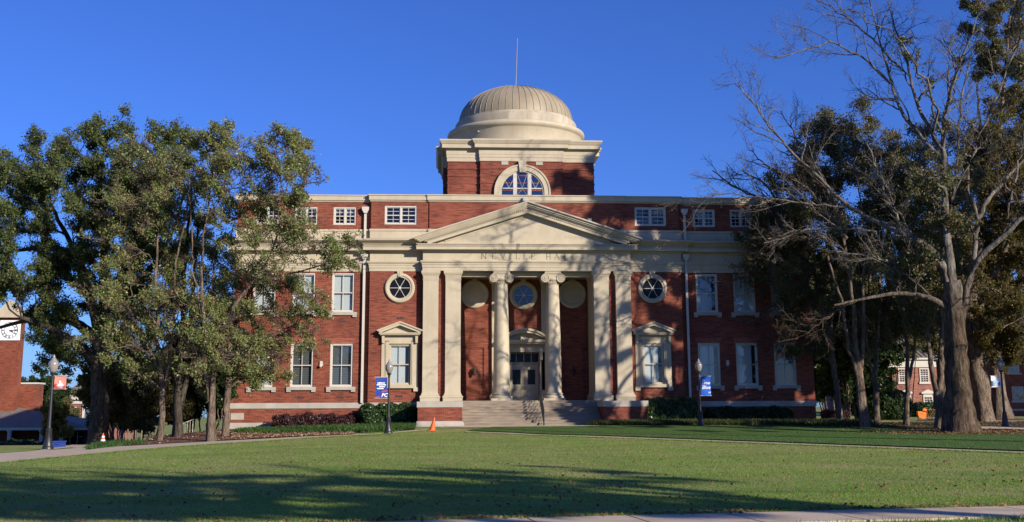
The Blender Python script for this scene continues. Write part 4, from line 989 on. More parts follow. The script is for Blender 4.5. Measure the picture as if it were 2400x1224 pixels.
b = MB(); b.prism([(x-.72,z+.3),(x-.42,z+.22),(x-.25,z+.3),(x-.22,z+.62),(x-.5,z+.70),(x-.80,z+.72),(x-.78,z+.5)], y-.3, y-.06); b.prism([(x-.45,z+.78),(x-.2,z+.7),(x-.15,z+.86),(x-.35,z+.92)], y-.25, y-.1); b.build('pannier', OB, e)
# ================================================================== background buildings
def far(px, D):                               # facade x at depth D below the photo column px
    v = ray(px, 955); return CAM[0]+v[0]*D/v[1]
def zat(px, py, D): return (CAM+ray(px, py)*(D/ray(px, py)[1]))[2]
# clock tower and low colonnade at far left
D = 112; Yt = CAM[1]+D; xr = far(34, D); xl = far(-22, D); xc = far(10, D)
ct = empty('clock_tower', (xc, Yt+1.5, -3), 'red brick clock tower with a cream gable at the left edge', 'tower')
b = MB(); b.box(xl, xr, Yt, Yt+1.2, -3.2, zat(20,742,D)); b.box(xl-.3, far(27,D), Yt-.25, Yt-.002, -3.2, zat(20,806,D)); b.build('shaft', BRICK_OR, ct)
b = MB(); zg = zat(20,742,D); zt = zat(20,712,D); xm = (xl+xr)/2
b.prism([(xl-.2,zg-.1),(xr+.25,zg-.1),(xr+.25,zg+.25),(xm,zt+.35),(xl-.2,zg+.25)], Yt-.3, Yt+1.4); b.box(xl-.3,xr+.35,Yt-.4,Yt+1.5,zg-.12,zg+.05); b.build('gable', CREAM, ct)
cz = zat(12,774.5,D); r = .95
b = MB(); b.box(xc-r, xc+r, Yt-.10, Yt+.05, cz-r, cz+r); cf = b.build('clock_face', BW, ct)
b = MB(); b.ring([(.74,Yt-.13),(.78,Yt-.13),(.78,Yt-.1)], xc, cz, 40); b.ring([(.48,Yt-.13),(.51,Yt-.13),(.51,Yt-.1)], xc, cz, 40)
for k in range(12):
    a = k*math.pi/6; s_, c_ = math.sin(a), math.cos(a); n_ = (1,1,2,3,2,1,2,3,3,2,1,2)[k]
    for q in range(n_):
        o_ = (q-(n_-1)/2)*.07; b.obox((xc+.54*s_+o_*c_,Yt-.12,cz+.54*c_-o_*s_),(xc+.72*s_+o_*c_,Yt-.12,cz+.72*c_-o_*s_),.035,.02,up=(0,1,0))
b.build('numerals', IRON, cf)
b = MB(); b.obox((xc,Yt-.15,cz),(xc+.66,Yt-.15,cz+.02),.06,.03,up=(0,1,0)); b.obox((xc,Yt-.16,cz),(xc+.38,Yt-.16,cz-.18),.07,.03,up=(0,1,0)); b.build('clock_hands', IRON, cf)
low = empty('colonnade_building', (far(60,D), Yt+2, -3), 'low brick building with grey roof and white columned walkway at far left', 'building')
b = MB(); b.box(far(20,D), far(72,D), Yt+1.3, Yt+3.2, -3, zat(60,900,D)); b.box(far(-120,D), far(206,D), Yt+.5, Yt+7, -3.2, zat(60,1003,D)-.1); b.build('wall', BRICK_OR, low)
b = MB(); b.box(far(20,D)-.1, far(72,D)+.12, Yt+1.2, Yt+3.3, zat(60,900,D), zat(60,896,D)); b.build('wall_cap', TRIM, low)
ze = zat(60,1001,D-5); zr = zat(60,956,D+1)
b = MB(); xa, xb = far(-140,D-5), far(212,D-5)
b.add([(xa,Yt-5.2,ze),(xb,Yt-5.2,ze),(far(212,D)-1,Yt+7,ze+.35),(far(40,D),Yt+1,zr),(xa,Yt+1,zr)], [(0,1,2,3,4)]); b.build('roof', ROOFG, low)
b = MB(); b.box(xa, xb, Yt-5.1, Yt-4.8, ze-.28, ze-.01); b.box(xb-.3, xb, Yt-4.8, Yt+6, ze-.28, ze-.01); b.build('eaves', TRIM, low)
for px in (-40, 26, 101, 147):
    xx = far(px, D-5); b = MB(); b.lathe([(.28,-3.3),(.28,-3.1),(.2,-3.05),(.17,ze-.45),(.25,ze-.4),(.25,ze-.28)], (xx,Yt-4.9,0), 14); b.build('column', TRIM, low, 40)
for px in (166, 183):
    xx = far(px, D); b = MB(); b.box(xx-.5, xx+.5, Yt+.42, Yt+.5, -2.6, ze-.6); w = b.build('window', DARK, low); b = MB(); b.box(xx-.03,xx+.03,Yt+.38,Yt+.42,-2.6,ze-.6); b.box(xx-.5,xx+.5,Yt+.38,Yt+.42,-1.6,-1.54); b.build('frame', TRIM, w)
for px, h in ((62,1.5),(10,1.2),(78,.9)):
    xx = far(px, D-3); b = MB(); b.box(xx-.35, xx+.35, Yt-3.4, Yt-2.8, -3.3, -3.3+h); p_ = b.build('brick_pier', BRICK_OR, low); b = MB(); b.box(xx-.4,xx+.4,Yt-3.45,Yt-2.75,-3.3+h,-3.2+h); b.build('cap', TRIM, p_)
# grey roofed building further back
D = 150; Yb = CAM[1]+D
gb = empty('distant_house', (far(200,D), Yb+5, -4), 'distant brick house with dark hipped roof seen left of the oak trunk', 'house')
z0, z1 = zat(180,926,D), zat(180,890,D)
b = MB(); b.box(far(150,D), far(262,D), Yb, Yb+12, -5, z0); b.build('wall', BRICK_PK, gb)
b = MB(); xa, xb = far(146,D), far(268,D); b.add([(xa,Yb-.5,z0),(xb,Yb-.5,z0),(xb,Yb+12,z0),(xa,Yb+12,z0),(far(176,D),Yb+5,z1+.6),(far(240,D),Yb+5,z1+.6)], [(0,1,5,4),(1,2,5),(2,3,4,5),(3,0,4)]); b.build('roof', ROOFG, gb)
b = MB(); b.box(xa, xb, Yb-.45, Yb-.05, z0-.6, z0-.02); b.box(far(197,D)-.15, far(197,D)+.15, Yb-.2, Yb, -5, z0-.6); b.box(far(157,D), far(262,D), Yb-.1, Yb, z0-1.1, z0-.6); b.build('cornice', TRIM, gb)
for px in (170, 206, 225):
    for z_ in (z0-3.2, z0-6.0):
        xx = far(px, D); b = MB(); b.box(xx-.6,xx+.6,Yb-.08,Yb,z_,z_+1.7); w = b.build('window', TRIM, gb); b = MB(); b.box(xx-.48,xx+.48,Yb-.1,Yb-.08,z_+.1,z_+1.6); b.build('glass', GLASSD, w)
# pink brick house behind the trees at right
D = 128; Yr = CAM[1]+D
pk = empty('brick_house', (far(2130,D), Yr+6, 0), 'two storey pink brick house with white cornice and ribbed roof behind the right trees', 'house')
zb_, zc, zc2, ze = zat(2130,985,D), zat(2130,861,D), zat(2130,845,D), zat(2130,838,D)
xa, xb = far(2028,D), far(2330,D)
b = MB(); b.box(xa, xb, Yr, Yr+14, zb_-1, zc); b.build('wall', BRICK_PK, pk)
b = MB(); b.box(xa-.1, xb+.1, Yr-.12, Yr+14, zc, zc2); b.box(xa-.35, xb+.3, Yr-.4, Yr+14.2, zc2+.08, ze); b.box(xa-.2,xb+.2,Yr-.2,Yr+14,zc2,zc2+.08); b.build('cornice', TRIM, pk)
RM = plain('ribbed_roof', (.20,.17,.14), .6, .15, 2)
zr = zat(2130,790,D+6)
b = MB(); b.add([(xa-.5,Yr-.5,ze),(xb+.4,Yr-.5,ze),(xb+.4,Yr+6,zr),(xa+3,Yr+6,zr)], [(0,1,2,3)])
b.add([(xa-.5,Yr-.5,ze),(xa+3,Yr+6,zr),(xa-.5,Yr+14,ze)], [(0,1,2)]); rf = b.build('roof', RM, pk)
b = MB()
for k in range(26):
    xx = xa+3+k*.55; b.tube([(xx-2.2+.0,Yr-.5,ze+.03),(xx,Yr+6,zr+.03)] if False else [(xx,Yr-.5,ze+.04),(xx,Yr+6,zr+.04)], .045, 4)
b.build('roof_ribs', RM, rf)
def swin(px, py0, py1, w, hooded=False):
    xx = far(px, D); z0, z1 = zat(px,py1,D), zat(px,py0,D)
    b = MB(); f = .13; b.box(xx-w/2-f,xx-w/2,Yr-.1,Yr+.02,z0-f,z1+f); b.box(xx+w/2,xx+w/2+f,Yr-.1,Yr+.02,z0-f,z1+f); b.box(xx-w/2,xx+w/2,Yr-.1,Yr+.02,z1,z1+f); b.box(xx-w/2-f-.1,xx+w/2+f+.1,Yr-.16,Yr+.02,z0-f-.12,z0)
    if hooded: b.box(xx-w/2-.35,xx+w/2+.35,Yr-.25,Yr+.02,z1+f+.25,z1+f+.4); b.prism([(xx-w/2-.35,z1+f+.4),(xx+w/2+.35,z1+f+.4),(xx,z1+f+.75)],Yr-.22,Yr+.02); b.box(xx-w/2-.1,xx+w/2+.1,Yr-.08,Yr+.02,z1+f,z1+f+.25)
    zm = (z0+z1)/2; b.box(xx-w/2,xx+w/2,Yr-.08,Yr-.03,zm-.05,zm+.05)
    for q in range(1, 3): b.box(xx-w/2+w*q/3-.025,xx-w/2+w*q/3+.025,Yr-.07,Yr-.03,z0,z1)
    for q in (1, 2, 4, 5): b.box(xx-w/2,xx+w/2,Yr-.07,Yr-.035,z0+(z1-z0)*q/6-.025,z0+(z1-z0)*q/6+.025)
    o = b.build('window', TRIM, pk); b = MB(); b.add([(xx-w/2,Yr-.02,z0),(xx+w/2,Yr-.02,z0),(xx+w/2,Yr-.02,z1),(xx-w/2,Yr-.02,z1)], [(0,1,2,3)]); b.build('glass', GLASSD, o)
for px in (2022+2050-2000, 2121, 2171, 2225, 2275): swin(px, 866, 895, .85)
for px in (2074, 2125, 2176, 2240): swin(px, 931, 962, .85, True)
# dark brick house at the right edge
D = 100; Yd = CAM[1]+D
dk = empty('brick_house', (far(2390,D), Yd+5, 0), 'dark red brick house in shade at the right edge behind the lamp', 'house')
xa, xb = far(2338,D), far(2600,D); zt = zat(2370,836,D)
b = MB(); b.box(xa, xb, Yd, Yd+12, -1, zt); b.build('wall', BRICK, dk)
b = MB(); b.box(xa-.2, xb, Yd-.2, Yd+12, zt, zt+.25); b.box(xa-.03, xb, Yd-.03, Yd, .5, .68); b.build('cornice', STONE, dk)
b = MB(); b.add([(xa-.5,Yd-.6,zt+.25),(xb,Yd-.6,zt+.25),(xb,Yd+6,zt+3.1),(xa+3.2,Yd+6,zt+3.1),(xa-.5,Yd+12,zt+.25)], [(0,1,2,3),(0,3,4)]); b.build('roof', ROOFG, dk)
for px, a0, a1 in ((2382,848,874),(2388,906,940)):
    xx = far(px, D); z0, z1 = zat(px,a1,D), zat(px,a0,D); b = MB(); b.box(xx-.55,xx+.55,Yd-.06,Yd+.0,z0,z1); b.box(xx-.7,xx+.7,Yd-.12,Yd,z0-.15,z0); w = b.build('window', STONE, dk)
    b = MB(); b.box(xx-.44,xx+.44,Yd-.075,Yd-.06,z0+.1,z1-.1); b.build('glass', GLASSD, w); b = MB(); b.box(xx-.02,xx+.02,Yd-.09,Yd-.075,z0+.1,z1-.1); b.box(xx-.44,xx+.44,Yd-.09,Yd-.075,(z0+z1)/2-.03,(z0+z1)/2+.03); b.build('muntins', STONE, w)

# ================================================================== trees
def barkmat(name, c, c2, sc=9, low=None):
    m, n, b = new(name)
    g = N(n, 'ShaderNodeNewGeometry'); mp = N(n, 'ShaderNodeMapping'); mp.inputs['Scale'].default_value = (1, 1, .28); n.links.new(g.outputs['Position'], mp.inputs[0])
    t = N(n, 'ShaderNodeTexNoise'); t.inputs['Scale'].default_value = sc; t.inputs['Detail'].default_value = 6; t.inputs['Roughness'].default_value = .7; n.links.new(mp.outputs[0], t.inputs['Vector'])
    t2 = N(n, 'ShaderNodeTexNoise'); t2.inputs['Scale'].default_value = 1.3; n.links.new(g.outputs['Position'], t2.inputs['Vector'])
    r = ramp(n, [(.36, tuple(x*.35 for x in c)), (.52, c), (.70, c2)]); n.links.new(t.outputs['Fac'], r.inputs[0])
    r2 = ramp(n, [(.35, (.75,.75,.75)), (.65, (1.15,1.15,1.15))]); n.links.new(t2.outputs['Fac'], r2.inputs[0])
    col = mixc(n, 1, r.outputs[0], r2.outputs[0], 'MULTIPLY')
    if low:                                   # older brown bark on the bole, pale bark on the limbs
        sp = N(n, 'ShaderNodeSeparateXYZ'); n.links.new(g.outputs['Position'], sp.inputs[0]); mr = N(n, 'ShaderNodeMapRange'); mr.inputs[1].default_value = 5.0; mr.inputs[2].default_value = 8.0
        n.links.new(sp.outputs[2], mr.inputs[0]); col = mixc(n, mr.outputs[0], mixc(n, 1, col, low, 'MULTIPLY'), col)
    n.links.new(col, b.inputs['Base Color'])
    b.inputs['Roughness'].default_value = .9; b.inputs['Specular IOR Level'].default_value = .15
    bp = N(n, 'ShaderNodeBump'); bp.inputs['Strength'].default_value = 1.0; bp.inputs['Distance'].default_value = .14
    n.links.new(t.outputs['Fac'], bp.inputs['Height']); n.links.new(bp.outputs[0], b.inputs['Normal'])
    return m
BK1 = barkmat('brown_bark', (.17,.125,.092), (.27,.215,.17)); BK2 = barkmat('pale_bark', (.16,.14,.12), (.29,.27,.24), 6, (.60,.48,.38)); BK3 = barkmat('dark_bark', (.075,.062,.05), (.13,.11,.09))
def unit(a): return a/np.maximum(np.linalg.norm(a, axis=-1, keepdims=True), 1e-9)
def kids(P, Rr, m, t0, t1, L, S, ang, up, wig, rg, rk, rmin, droop=0):
    """m children on each polyline of P (N,S0,3); L (N,) child length scale"""
    n, S0 = P.shape[:2]
    t = (t0+(t1-t0)*((np.arange(m)[None]+rg.uniform(0, 1, (n, m)))/m)).ravel(); par = np.repeat(np.arange(n), m)
    f = t*(S0-1); i = np.minimum(f.astype(int), S0-2); fr = (f-i)[:,None]
    p0 = P[par, i]*(1-fr)+P[par, i+1]*fr; T = unit(P[par, i+1]-P[par, i]); r0 = Rr[par, i]*(1-fr[:,0])+Rr[par, i+1]*fr[:,0]
    q = rg.normal(0, 1, (n*m, 3)); q = unit(q-T*(q*T).sum(1)[:,None]); a = rg.normal(ang, .22, n*m)[:,None]
    d = unit(T*np.cos(a)+q*np.sin(a)); ln = L[par]*rg.uniform(.55, 1.2, n*m)*(1.1-.45*t)
    out = [p0]; 
    for k in range(S-1):
        d = unit(d+rg.normal(0, wig, (n*m, 3))+np.array([0, 0, up-droop*k])); out.append(out[-1]+d*(ln/(S-1))[:,None])
    C = np.stack(out, 1); rs = np.maximum(np.minimum(r0*.62, ln*rk), rmin)
    Rc = rs[:,None]*np.linspace(1, .35, S)[None]; Rc = np.maximum(Rc, rmin*.7)
    return C, Rc, ln, par
def tubes(P, Rr, k):
    n, S = P.shape[:2]; T = unit(np.gradient(P, axis=1)); ref = np.where(np.abs(T[...,2:3]) < .92, np.array([0,0,1.]), np.array([1.,0,0]))
    u = unit(np.cross(T, ref)); w = np.cross(T, u); a = 2*np.pi*np.arange(k)/k
    V = P[:,:,None]+(u[:,:,None]*np.cos(a)[None,None,:,None]+w[:,:,None]*np.sin(a)[None,None,:,None])*Rr[:,:,None,None]
    b = (np.arange(n)[:,None,None]*S+np.arange(S-1)[None,:,None])*k; j = np.arange(k)[None,None]; j2 = (j+1) % k
    return V.reshape(-1, 3), np.stack([b+j, b+j2, b+k+j2, b+k+j], -1).reshape(-1, 4)
def resample(pts, S):
    pts = np.array(pts, float); d = np.concatenate([[0], np.cumsum(np.linalg.norm(np.diff(pts[:,:3], axis=0), axis=1))]); t = np.linspace(0, d[-1], S)
    # smooth (Catmull-Rom like) resampling
    o = np.stack([np.interp(t, d, pts[:,k]) for k in range(pts.shape[1])], 1)
    for _ in range(2): o[1:-1] = .5*o[1:-1]+.25*(o[:-2]+o[2:])
    return o
def tree(name, label, cat, base, stems, blobs, lm, bm, seed, leaf=.085, asp=.5, K=10, m=(7,5,4), group=None, bare=(), droop=.03, gap=-.25, flare=1.6, wood='trunk', fol='crown', twig=.011, hang=.3, jit=.12, m1=5, tight=0):
    """stems: polylines of (x,y,z,r). blobs: (centre, radius, density). bare: polylines of limbs that carry only twigs."""
    rg = np.random.default_rng(seed)
    e = empty(name, base, label, cat, group)
    VV = []; FF = []; nv = 0
    def put(P, Rr, k):
        nonlocal nv
        v, f = tubes(P, Rr, k); VV.append(v); FF.append(f+nv); nv += len(v)
    S = 18; main = []
    for i, s in enumerate(stems):
        q = resample(s, S); q[2:-1,:2] += rg.normal(0, .035, (S-3, 2)); rr = q[:,3].copy()
        if i == 0 or abs(s[0][2]-base[2]) < .6:
            h = np.clip((q[:,2]-base[2])/1.0, 0, 1); rr *= 1+(flare-1)*(1-h)**2
            q[0,2] -= .15
        main.append((q[:,:3], rr)); 
        # a lumpier skin for thick trunks
        n0 = 14 if rr.max() > .2 else 8
        v, f = tubes(q[None,:,:3], rr[None], n0)
        a = np.tile(np.arange(n0)*2*np.pi/n0, S); hz = np.repeat(q[:,2], n0); rad = np.repeat(rr, n0); cen = np.repeat(q[:,:3], n0, 0)
        lump = 1+.10*np.sin(3*a+seed+hz*.5)+.07*np.sin(5*a+1.7*seed-hz*.9); low = np.clip(1-(hz-base[2])/1.2, 0, 1)
        lump += low*.16*np.sin(6*a+seed)
        v = cen+(v-cen)*lump[:,None]; VV.append(v); FF.append(f+nv); nv += len(v)
    allp = np.concatenate([p for p, r in main]); allr = np.concatenate([r for p, r in main])
    LP = []; LR = []; LL = []; dens = []
    for c, r, dn in blobs:
        c = np.array(c, float); d = np.linalg.norm(allp-c, axis=1)+np.maximum(0, allp[:,2]-c[2]+.3*r)*2.5
        k = int(np.argmin(d)); p0 = allp[k]; ln = np.linalg.norm(c-p0)
        ctrl = p0*.55+c*.45+np.array([0,0,.22*ln])+rg.normal(0, .08*ln, 3); end = c+unit(c-p0)*r*.35+np.array([0,0,.15*r]); t = np.linspace(0, 1, 12)[:,None]
        q = (1-t)**2*p0+2*t*(1-t)*ctrl+t*t*end; q[1:-1] += rg.normal(0, .03*ln+.02, (10, 3))
        r0 = min(allr[k]*.6, (.012+.007*ln) if tight else (.03+.022*ln)); LP.append(q); LR.append(np.linspace(r0, max(.018, r0*.3), 12)); LL.append(r); dens.append(dn)
        # the blob's own limbs fan out from its heart
        for _ in range(m1):
            d_ = unit(rg.normal(0, 1, 3)+np.array([0,0,.25])); s0_ = q[rg.integers(6, 12)]; tt = np.linspace(0, 1, 12)[:,None]
            q2 = s0_+d_*tt*r*rg.uniform(.75, 1.1)+np.array([0,0,1])*(tt**2)*r*.15+np.cumsum(rg.normal(0, .02*r, (12, 3)), 0)
            LP.append(q2); LR.append(np.linspace(max(.022, r0*.45), .014, 12)); LL.append(r*.8); dens.append(dn)
    leafP = []
    if LP:
        LP = np.array(LP); LR = np.array(LR); LL = np.array(LL); dens = np.array(dens); put(LP, LR, 6)
        P2, R2, l2, p2 = kids(LP, LR, m[0], .35, 1, LL*.5, 6, .85, .05, .22, rg, .028, .016); put(P2, R2, 4)
        P3, R3, l3, p3 = kids(P2, R2, m[1], .2, 1, l2*.55, 5, .8, .04, .25, rg, .03, twig); put(P3, R3, 3)
        P4, R4, l4, p4 = kids(P3, R3, m[2], .15, 1, l3*.6, 4, .75, .0, .25, rg, .03, twig*.8); put(P4, R4, 3)
        dd = dens[p2][p3]
        bi3 = (np.arange(len(LP))//(m1+1))[p2][p3]; BC = np.array([np.array(c_, float) for c_, _, _ in blobs]); BR = np.array([r_ for _, r_, _ in blobs])
        for PP, kk, dv, bi in ((P4, K, dd[p4], bi3[p4]), (P3, max(2, K//2), dd, bi3)):
            n, s_ = PP.shape[:2]; t = rg.uniform(.2, 1, (n, kk))*(s_-1); i = np.minimum(t.astype(int), s_-2); fr = (t-i)[...,None]
            X = PP[np.arange(n)[:,None], i]*(1-fr)+PP[np.arange(n)[:,None], i+1]*fr
            keep = rg.random((n, kk)) < np.minimum(1, dv)[:,None]
            if tight: keep &= np.linalg.norm(X-BC[bi][:,None], axis=2) < tight*BR[bi][:,None]
            leafP.append((X+rg.normal(0, jit, X.shape))[keep])
    for s in bare:
        q = resample(s, 20); q[1:-1,:3] += rg.normal(0, .05, (18, 3)); P1 = q[None,:,:3]; R1 = q[None,:,3]; put(P1, R1, 8); ln = np.array([np.linalg.norm(np.diff(q[:,:3], axis=0), axis=1).sum()])
        lim = np.minimum(ln*.36, 3.2)
        P2, R2, l2, _ = kids(P1, R1, 13, .18, 1, lim, 8, .75, .06, .16, rg, .018, .013); put(P2, R2, 5)
        P3, R3, l3, _ = kids(P2, R2, 8, .2, 1, l2*.5, 6, .7, .04, .2, rg, .013, .008); put(P3, R3, 3)
        P4, R4, l4, _ = kids(P3, R3, 6, .15, 1, l3*.55, 4, .7, .02, .25, rg, .012, .0055); put(P4, R4, 3)
    o = npmesh(wood, np.concatenate(VV), np.concatenate(FF), bm, e, smooth=True)
    if leafP:
        X = np.concatenate(leafP); g = (np.sin(X[:,0]*3.1+seed)+np.sin(X[:,1]*2.9+2*seed)+np.sin(X[:,2]*3.6+seed*.7)+np.sin((X[:,0]+X[:,2])*6.1))/4
        X = X[g+rg.normal(0, .18, len(X)) > gap]
        nn = np.tile(np.array([[0., 0., hang]]), (len(X), 1)); V = quadleaves(X, nn, leaf, asp, rg, 1.0)
        npmesh(fol, V, np.arange(len(V)).reshape(-1, 4), lm, e)
    return e, (len(leafP) and len(X))
def stem(pts, Y, dY=0.0):                     # traced trunk: (column, row, width in photo pixels) at depth Y
    out = []
    for k, q in enumerate(pts):
        y = Y+(q[3] if len(q) > 3 else 0)+dY*k; p = at(q[0], q[1], y); D = y-CAM[1]; out.append((p[0], p[1], p[2], max(.02, q[2]*D/F/2)))
    return out
def rt(p, q0, q1): return p
def blobs(L, Y, rg, spread=1.2, dens=1.0):
    out = []
    for q in L:
        y = Y+rg.normal(0, spread); r = q[2] if len(q) > 2 else 1.7; d = q[3] if len(q) > 3 else dens
        out.append((at(q[0], q[1], y), r, d))
    return out
rg = np.random.default_rng(77)
OAK = leafmat('oak_leaf', [(0.049, 0.074, 0.026),(0.082, 0.112, 0.035),(0.113, 0.148, 0.046),(0.068, 0.097, 0.035),(0.139, 0.14, 0.064),(0.103, 0.125, 0.043)], .3, .45)
PEAR = leafmat('pear_leaf', [(0.122, 0.171, 0.046),(0.184, 0.242, 0.075),(0.245, 0.278, 0.101),(0.148, 0.193, 0.062),(0.271, 0.206, 0.112),(0.208, 0.119, 0.075),(0.136, 0.206, 0.055)], .3, .4, .35)
DKL = leafmat('dark_autumn_leaf', [(0.074, 0.1, 0.031),(0.1, 0.131, 0.046),(0.135, 0.144, 0.051),(0.07, 0.092, 0.035),(0.176, 0.12, 0.058),(0.15, 0.072, 0.042)], .25, .45)
RUS = leafmat('rust_leaf', [(.085,.09,.028),(.12,.10,.03),(.15,.095,.03),(.07,.085,.025),(.17,.105,.035),(.06,.075,.022),(.11,.075,.028)], .35, .5)
YEL = leafmat('yellow_leaf', [(.42,.24,.04),(.34,.17,.03),(.30,.2,.05)], .4, .5)
cnt = []
# --- big oak at left
Yo = -6.0; b0 = at(228, 1037, Yo)
st = [[(q[0],q[1],q[2],q[3]*.8) for q in stem([(228,1040,52),(230,980,48),(232,900,46),(236,840,50),(240,790,54),(243,760,40)], Yo)],
      stem([(228,850,26),(208,832,22),(170,802,19),(135,780,16),(100,760,12),(50,745,8)], Yo, -.5),
      stem([(232,800,28),(200,770,22),(172,752,18),(120,742,13),(60,752,9),(0,768,7)], Yo, .5),
      stem([(236,780,30),(222,730,24),(205,650,20),(180,600,16),(130,575,12),(60,585,8),(10,590,6)], Yo, -.3),
      stem([(240,770,32),(245,700,26),(248,630,22),(240,540,16),(230,460,10),(240,370,6)], Yo, .4),
      stem([(245,770,32),(268,700,26),(290,640,22),(310,560,17),(330,480,11),(370,400,6)], Yo, -.3),
      stem([(243,775,28),(275,735,22),(305,690,18),(345,640,14),(400,560,9),(430,460,5)], Yo, .5),
      stem([(215,690,16),(190,650,14),(150,540,10),(110,460,7),(60,420,5)], Yo, .6)]
bl = blobs([(20,390,2.0),(60,440,2.2),(20,480,2.0),(110,410,2.0),(150,440,2.2),(190,385,1.9),(240,360,1.9),(275,395,1.9),(250,440,2.1),(315,410,2.1),(365,390,1.9),(425,380,1.9),(400,440,2.1),(340,470,2.1),(190,490,2.1),(110,520,2.0),(50,540,1.9),(180,560,2.0),(245,520,2.0),(300,540,2.0),(360,560,2.1),(420,520,2.1),
    (110,600,1.8),(20,650,1.8),(100,680,1.9),(130,730,1.7),(200,660,1.7),(160,650,1.6),(310,650,2.1),(370,660,2.1),(430,620,2.1),(350,740,2.0),(300,740,1.8),(410,740,2),(120,850,1.1,.8),(150,800,1.3),(95,815,1.2,.8),(40,700,1.1,.7),(85,740,1.2,.8),(-30,660,1.6),(215,850,1.3),(275,850,1.4),(330,830,1.7),(-40,500,2.2),(-60,600,2.2),(290,790,1.5)], Yo, rg, 2.2)
cnt.append(tree('oak_tree', 'large dark trunked evergreen oak with spreading limbs at far left', 'tree', (b0[0],b0[1],b0[2]), st, bl, OAK, BK3, 5, .075, .42, 11, (7,6,4), None, gap=-.05, flare=1.15, jit=.14)[1])
# --- left grove of slim autumn trees
def T(name, label, Y, stems, bls, lm, bm, seed, group=None, dens=1.0, spread=1.1, bare=(), thin=.8, grow=1.08, crownY=None, **k):
    st = [stem(s, Y) for s in stems]; b = st[0][0]
    e, n = tree(name, label, 'tree', (b[0], b[1], b[2]), [[(q[0],q[1],q[2],q[3]*thin) for q in s_] for s_ in st], [(c_, r_*grow, d_) for c_, r_, d_ in blobs(bls, Y if crownY is None else crownY, rg, spread, dens)], lm, bm, seed, group=group, bare=[stem(s, Y) for s in bare], **k); cnt.append(n); return e
GR = 'slim autumn trees beside the left wing'
T('pear_tree', 'slim pale trunked autumn tree standing leftmost in the left mulch bed', -12.0, [[(374,1033,22),(382,960,21),(384,905,20),(376,860,15),(368,780,12),(364,700,9),(366,620,7),(372,540,5)],[(386,910,14),(402,820,11),(409,720,9),(411,620,7),(432,520,5),(452,420,4)],[(380,880,9),(340,800,7),(300,720,5)]],
  [(330,420,1.5),(372,400,1.5),(320,500,1.7),(380,470,1.6),(300,580,1.6),(360,560,1.7),(420,540,1.5),(310,660,1.6),(390,640,1.6),(290,740,1.4),(350,740,1.6),(420,720,1.4),(290,820,1.3),(350,830,1.5),(400,810,1.3),(250,815,1.1,.7),(240,700,1.3,.8),(225,560,1.4,.8),(240,480,1.4,.8),(355,890,1.0),(310,880,.9)], PEAR, BK1, 21, GR, gap=.08, leaf=.06, thin=0.66, K=5, flare=1.15, jit=.16)
T('pear_tree', 'dark multi stemmed autumn tree standing behind the pale trunks at left', -8.0, [[(417,1026,26),(419,960,24),(420,880,20),(424,780,15),(432,660,12),(440,540,8),(450,430,5)],[(424,950,20),(438,860,16),(446,760,12),(452,640,9),(470,500,6)],[(422,930,14),(400,820,10),(385,700,7)]],
  [(455,420,1.6),(440,490,1.6),(470,560,1.6),(430,600,1.6),(470,660,1.6),(420,700,1.6),(460,760,1.6),(430,830,1.5),(480,840,1.3),(400,880,1.3),(455,900,1.2)], PEAR, BK3, 22, GR, gap=.08, leaf=.06, thin=0.8, K=5, flare=1.15, jit=.16)
T('pear_tree', 'twin stemmed pale trunked autumn tree with the tallest two plumes at left', -13.5, [[(494,1030,34),(495,985,31),(494,940,32),(498,890,15),(508,820,15),(530,740,14),(560,690,13),(590,660,12),(625,640,10),(650,560,7),(680,430,5),(670,330,3)],[(490,940,15),(482,880,15),(481,800,13),(474,700,11),(468,600,9),(490,480,7),(505,360,5),(500,290,3)],[(478,760,9),(455,660,7),(452,560,5),(440,450,4)],[(600,655,9),(690,640,7),(760,620,5),(815,600,3)]],
  [(505,800,1.3),(470,850,1.2),(515,720,1.4),(545,850,1.2),(540,760,1.3),(492,325,.7,.7),(520,338,.8,.7),(472,365,1.0),(545,385,1.2,.8),(500,400,1.5),(560,420,1.5),(600,385,1.1,.7),(520,470,1.6),(590,470,1.4,0.58),(657,330,.75,.7),(690,345,.75,.7),(650,380,1.0,.8),(695,395,.95,.8),(660,430,1.4,.9),(705,450,1.1,0.58),(640,490,1.4,0.65),(690,510,1.2,0.65),(620,540,1.5,0.72),(545,540,1.6),(680,560,1.4,0.72),(600,600,1.6,0.72),(660,610,1.5,0.72),(735,590,0.9,0.50),(780,605,0.6,0.43),(815,590,0.6,0.58),(810,620,0.6,0.58),(835,630,0.35,0.36)], PEAR, BK1, 23, GR, gap=.08, leaf=.06, thin=0.58, K=5, flare=1.15, jit=.16, m1=6)
T('pear_tree', 'short trunked leaning autumn tree nearest the corner of the left wing', -9.5, [[(527,1025,22),(531,960,20),(535,900,18),(532,830,15),(545,770,13),(575,700,11),(610,650,8)],[(534,880,10),(570,820,8),(640,780,6),(700,760,4)],[(532,840,12),(515,760,10),(500,680,8),(500,600,5)]],
  [(520,640,1.5),(560,650,1.5,0.72),(620,680,1.5,0.72),(580,730,1.6,0.72),(640,740,1.5,0.72),(520,730,1.5),(690,700,1.2,0.65),(720,740,1.2,0.65),(700,790,1.3,0.72),(650,800,1.5,0.72),(590,800,1.5,0.72),(540,800,1.4),(735,790,0.8,0.43),(730,830,0.7,0.43),(690,840,1,0.72),(640,855,1.1,0.72),(580,850,1.2,0.72),(745,700,0.7,0.43),(745,750,0.6,0.36),(520,860,1.1),(610,890,0.7,0.72),(655,890,0.6,0.58)], PEAR, BK1, 24, GR, gap=.08, leaf=.06, thin=0.72, K=5, flare=1.15, jit=.16, m1=6)
